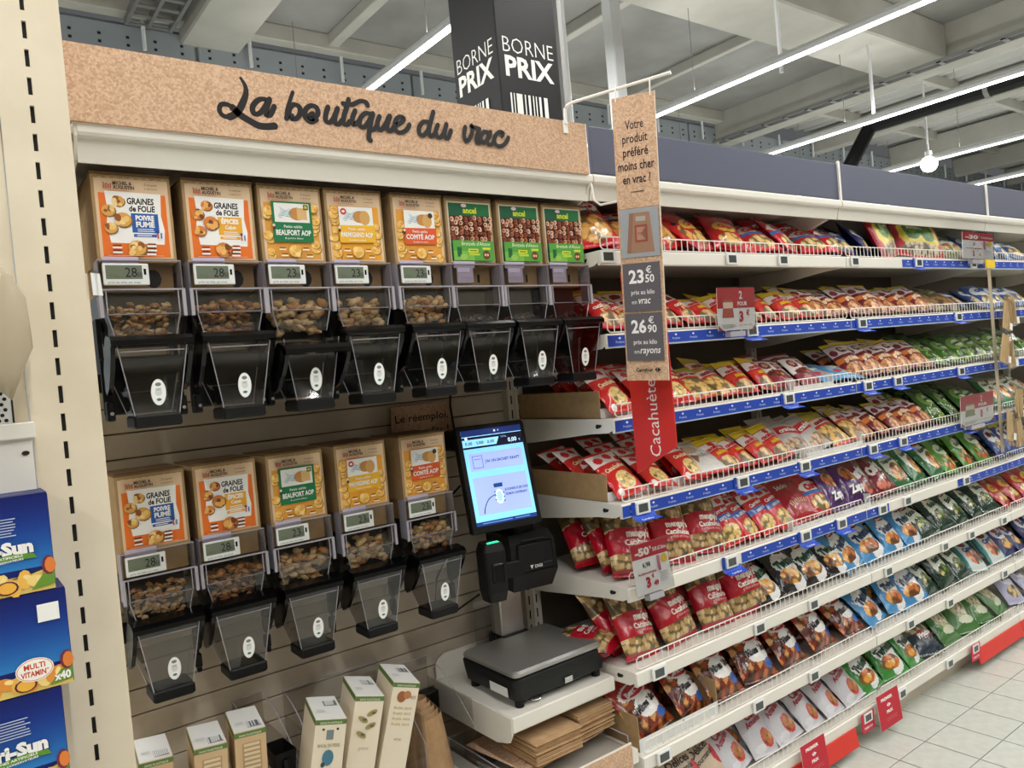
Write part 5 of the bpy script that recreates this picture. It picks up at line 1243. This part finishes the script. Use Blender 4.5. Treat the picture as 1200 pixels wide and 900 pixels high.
kind('darkgreen', 'dark green bag with pale centre', .165, .21, .06, (20, 52, 38), [('ell', .5, .55, .34, .28, (226, 232, 216)), ('food', .5, .34, .26, .14, [(120, 150, 50), (206, 196, 120), (70, 100, 40)], .026), ('ell', .5, .80, .2, .06, (150, 24, 44))], [('Benenuts', .5, .80, .30, 1.0, WHITE, .04, .1), ('Extra', .5, .62, .4, 1.3, (30, 60, 50), .06, .1)], glossy=True)
kind('benenuts', 'red mixed-nut bag with oval logo', .185, .205, .07, (160, 30, 22), [('food', .5, .20, .5, .20, MIX, .026), ('food', .2, .5, .2, .3, MIX, .026), ('ell', .58, .44, .34, .19, (236, 234, 232)), ('ell', .5, .72, .38, .13, (238, 226, 226)), ('ell', .78, .22, .14, .08, (50, 100, 180))],
     [('oval', .5, .72, .32, .10, (178, 22, 44)), ('Benenuts', .5, .72, .50, 1.2, WHITE, .05, .08), ('Mixes à Sec', .56, .46, .62, 1.5, (24, 22, 30), .07, .12)], glossy=True)
kind('tealmix', 'white and teal yellow-topped bag', .155, .21, .055, (206, 214, 214), [('band', .86, 1.01, (210, 196, 70)), ('side', .40, (50, 130, 130)), ('ell', .4, .72, .22, .10, MAR), ('food', .55, .34, .34, .2, [(210, 120, 90), (230, 190, 120), (110, 150, 150)], .024)], [('Crousti', .52, .56, .6, 1.3, (30, 60, 130), .06, .2)])
kind('navycol', 'navy and lilac bag', .155, .21, .055, (36, 44, 96), [('ell', .5, .6, .36, .2, (226, 224, 236)), ('ell', .4, .68, .14, .08, (150, 30, 60)), ('food', .5, .28, .3, .14, [(226, 180, 110)], .024)], [('Snack', .5, .56, .5, 1.2, (40, 40, 110), .05, .1)])
kind('silver', 'silver nut bag with red script', .15, .225, .055, (196, 194, 200), [('band', .88, 1.01, (160, 158, 164)), ('ell', .66, .22, .24, .14, (200, 60, 56)), ('food', .66, .22, .20, .11, [(206, 150, 90), (180, 110, 60)], .024), ('ell', .3, .1, .2, .06, (214, 214, 218))], [('Cajou', .5, .62, .56, 1.4, (170, 40, 60), .03, .2), ('Amandes', .46, .50, .62, 1.4, (170, 40, 60), .03, .2), ('Carrefour', .4, .80, .44, 1.2, (90, 90, 100), .02, .2)])
kind('kraftbag', 'pale kraft bag with black lettering', .19, .22, .07, (206, 184, 160), [('band', 0, .1, (190, 164, 136)), ('ell', .85, .35, .16, .16, RED)], [('Grains', .4, .66, .5, 1.3, (40, 34, 34), .02, .2), ('Délices', .45, .52, .56, 1.3, (40, 34, 34), .02, .2), ('Gourmands', .45, .38, .6, 1.3, (40, 34, 34), .02, .2)])
kind('cashew', 'clear cashew bag with navy base', .175, .235, .06, (36, 52, 66), [('food', .5, .70, .46, .28, [(222, 206, 176), (206, 186, 150), (236, 224, 200)], .026), ('band', .0, .34, (30, 48, 62)), ('ell', .6, .38, .34, .08, (160, 40, 60))], [('Pistaches', .58, .38, .6, 1.3, WHITE, .06, .2)], glossy=True)
kind('greenclear', 'clear pistachio bag with green sides', .175, .235, .055, (66, 116, 56), [('ell', .5, .6, .34, .32, (190, 190, 160)), ('food', .5, .5, .26, .26, [(196, 180, 140), (170, 176, 110), (206, 196, 160)], .022), ('ell', .5, .76, .22, .06, (150, 50, 60)), ('ell', .55, .24, .3, .08, (210, 214, 190))], [('Pistaches', .52, .74, .5, 1.2, WHITE, .04, .15)], glossy=True)
kind('lilac', 'lilac and silver bag', .165, .22, .055, (176, 176, 206), [('ell', .5, .6, .34, .2, (226, 226, 238)), ('food', .5, .26, .3, .14, [(216, 190, 140)], .024)], [('Fruits', .5, .6, .5, 1.2, (70, 60, 130), .05, .1)])
kind('redlie', 'plain red foil bag with yellow print', .16, .20, .05, (176, 24, 32), [('ell', .5, .56, .34, .14, (226, 190, 70)), ('food', .5, .24, .34, .14, [(226, 180, 100)], .024)], [('Chips', .5, .56, .44, 1.2, RED, .05, .1)], glossy=True)

_bm = {}
def bag_me(key, var):
    if (key, var) in _bm: return _bm[(key, var)]
    desc_, w, h, T, base, ops, texts, kw = K[key]
    me = bagmesh('film_bag', w, h, T, ops, texts, base, seed=zlib.crc32(key.encode()) % 997, var=var, **kw)
    if key == 'sticks':
        pass
    _bm[(key, var)] = me; return me
# layout: shelf -> list of (kind, x start, x end, bags deep)
LAY = {
 'A': (46, [('curly', 1.66, 1.78, 2), ('curly', 1.86, 2.12, 2), ('redlie', 2.16, 2.3, 2), ('curlyb', 2.34, 3.0, 2), ('darkblue', 3.06, 3.22, 2), ('bigsalad', 3.42, 3.70, 1), ('greenwhite', 3.86, 4.12, 2), ('bluewhite', 4.22, 4.75, 2)]),
 'B': (52, [('yelred', 1.70, 1.78, 3), ('yelred', 1.86, 2.06, 2), ('yelpack', 2.16, 2.74, 2), ('yelmar', 2.82, 3.68, 2), ('brownlie', 3.80, 3.98, 2), ('navy', 4.06, 4.26, 2), ('bluewhite', 4.40, 4.8, 1)]),
 'C': (50, [('heart', 1.70, 1.96, 4), ('orangered', 2.06, 2.22, 2), ('yelpack', 2.32, 2.44, 2), ('marwhite', 2.55, 2.72, 2), ('skyflat', 2.86, 2.98, 2), ('yelmar', 3.08, 3.60, 2), ('greenlie', 3.76, 4.22, 3), ('greenlie', 4.36, 4.8, 2)]),
 'D': (52, [('heart', 1.70, 2.0, 4), ('silverbox', 2.09, 2.12, 1), ('yelpack', 2.20, 2.50, 2), ('greyfoil', 2.60, 2.76, 2), ('orangered', 2.90, 3.02, 2), ('yelmar', 3.10, 3.62, 2), ('greenlie', 3.74, 4.22, 3), ('greenmix', 4.38, 4.8, 1)]),
 'E': (38, [('menguy', 1.71, 2.06, 3), ('stripe', 2.18, 2.50, 2), ('sticks', 2.62, 2.64, 1), ('curlyb', 2.74, 2.78, 1), ('purple', 2.86, 3.0, 2), ('curlymar', 3.06, 3.22, 2), ('greenmix', 3.34, 3.70, 2), ('greenbag', 3.82, 4.16, 2), ('yelblue', 4.38, 4.75, 2)]),
 'F': (45, [('menguy', 1.71, 2.26, 2), ('twinblack', 2.37, 2.80, 2), ('twinblue', 2.92, 3.42, 2), ('darkgreen', 3.56, 4.2, 2), ('redlie', 4.38, 4.8, 1)]),
 'G': (44, [('benenuts', 1.73, 2.08, 3), ('benenuts', 2.27, 2.88, 2), ('twinblue', 3.06, 3.40, 2), ('darkgreen', 3.54, 3.86, 2), ('tealmix', 4.0, 4.22, 2), ('navycol', 4.38, 4.8, 2)]),
 'H': (46, [('kraftbag', 1.86, 1.98, 1), ('silver', 2.12, 2.84, 2), ('twingreen', 2.98, 3.34, 2), ('cashew', 3.48, 3.56, 1), ('greenclear', 3.68, 4.22, 2), ('lilac', 4.40, 4.8, 1)]),
}
cnt = {}
ROWN = ['front', 'second', 'third', 'fourth']
rng = random.Random(42)
for s in NSHELF:
    ang, items = LAY[s]
    merged = {}
    for key, xa, xb, deep in items:
        desc_, w, h, T = K[key][:4]
        n = max(1, int(round((xb-xa)/(w*.97)))+1)
        for r in range(deep):
            for i in range(n):
                x = xa+(xb-xa)*i/max(1, n-1)+rng.uniform(-.008, .008)+(.02 if r % 2 else 0)
                k2 = (key, r); merged[k2] = merged.get(k2, 0)+1; num = merged[k2]-1
                lab = '%s, %s from left in %s row, %s shelf' % (desc_, ORD[num], ROWN[r], NTH[s])
                a = ang+rng.uniform(-7, 7)
                if key == 'menguy': a = rng.uniform(2, 7)
                if key == 'skyflat': a = 70
                if key == 'silverbox': a = 62
                if key == 'bigsalad': a = 22
                a = math.radians(a); step = T*1.05/max(.45, math.cos(a)) if key != 'menguy' else T*1.02
                yb = D+.022+T/2*math.cos(a)*.9+r*max(step, .075)
                zb = SZ[s]+.003+T/2*math.sin(a)*.80+r*.008
                if yb+h*math.sin(a) > BACK-.01: a = math.asin(max(.05, min(.95, (BACK-.01-yb)/h)))
                hz = h*math.cos(a)+T/2*math.sin(a)
                if hz+zb > SZ[s]+.235 and s != 'A': a = math.acos(min(1, max(.1, (SZ[s]+.232-zb)/(h+T*.3))))
                t = thing('snack_bag' if key != 'menguy' else 'peanut_bag', lab, 'bag', (x, yb, zb), (-a, rng.uniform(-.13, .13)*(2 if s == 'A' else 1), rng.uniform(-.24, .24)*(1.6 if s == 'A' else 1)), group='%ss on the %s shelf' % (desc_.split(' with')[0], NTH[s]))
                assert 4 <= len(lab.split()) <= 16, lab
                sc = rng.uniform(.95, 1.06); t.scale = (sc, sc, sc)
                obj('film_bag', bag_me(key, (i+r) % 2), None, t)
# a peanut pack lying in front on the sixth shelf
t = thing('peanut_bag', 'red pack of peanuts in shell lying flat at the near end of the sixth shelf', 'bag', (1.655, 1.80, SZ['F']+.052), (-PI/2, 0, .5), group='peanut packs lying flat')
obj('film_bag', bag_me('menguy', 0), None, t)
# display trays
def tray(x0, x1, y0, y1, z, h, label, m_='card', fm='tagwhite'):
    t = thing('cardboard_tray', label, 'tray', (0, 0, 0))
    g = G(); g.box(x0, y0, z+.001, x0+.003, y1, z+h); g.box(x1-.003, y0, z+.001, x1, y1, z+h); g.box(x0, y1-.003, z+.001, x1, y1, z+h)
    obj('tray_walls', g, m_, t); obj('tray_floor', G().box(x0, y0, z+.0005, x1, y1, z+.002), m_, t)
    obj('tray_front', G().box(x0, y0-.001, z+.001, x1, y0+.002, z+h*.35), fm, t)
tray(1.625, 2.02, 1.76, 2.17, SZ['C'], .085, 'brown cardboard display tray of red packets on the third shelf')
tray(1.625, 2.06, 1.76, 2.17, SZ['D'], .085, 'brown cardboard display tray of red packets on the fourth shelf')
tray(2.60, 3.00, 1.705, 1.95, SZ['D'], .055, 'white cardboard display tray on the fourth shelf', 'tagwhite')
tray(1.63, 2.00, 1.72, 2.15, SZ['G'], .11, 'grey-fronted cardboard tray of mixed-nut bags on the seventh shelf', 'card')
tray(2.48, 3.02, 1.705, 1.92, SZ['E'], .050, 'white lettered display tray on the fifth shelf', 'tagwhite')
tray(2.55, 2.82, 1.705, 1.90, SZ['C'], .050, 'white display tray on the third shelf', 'tagwhite')
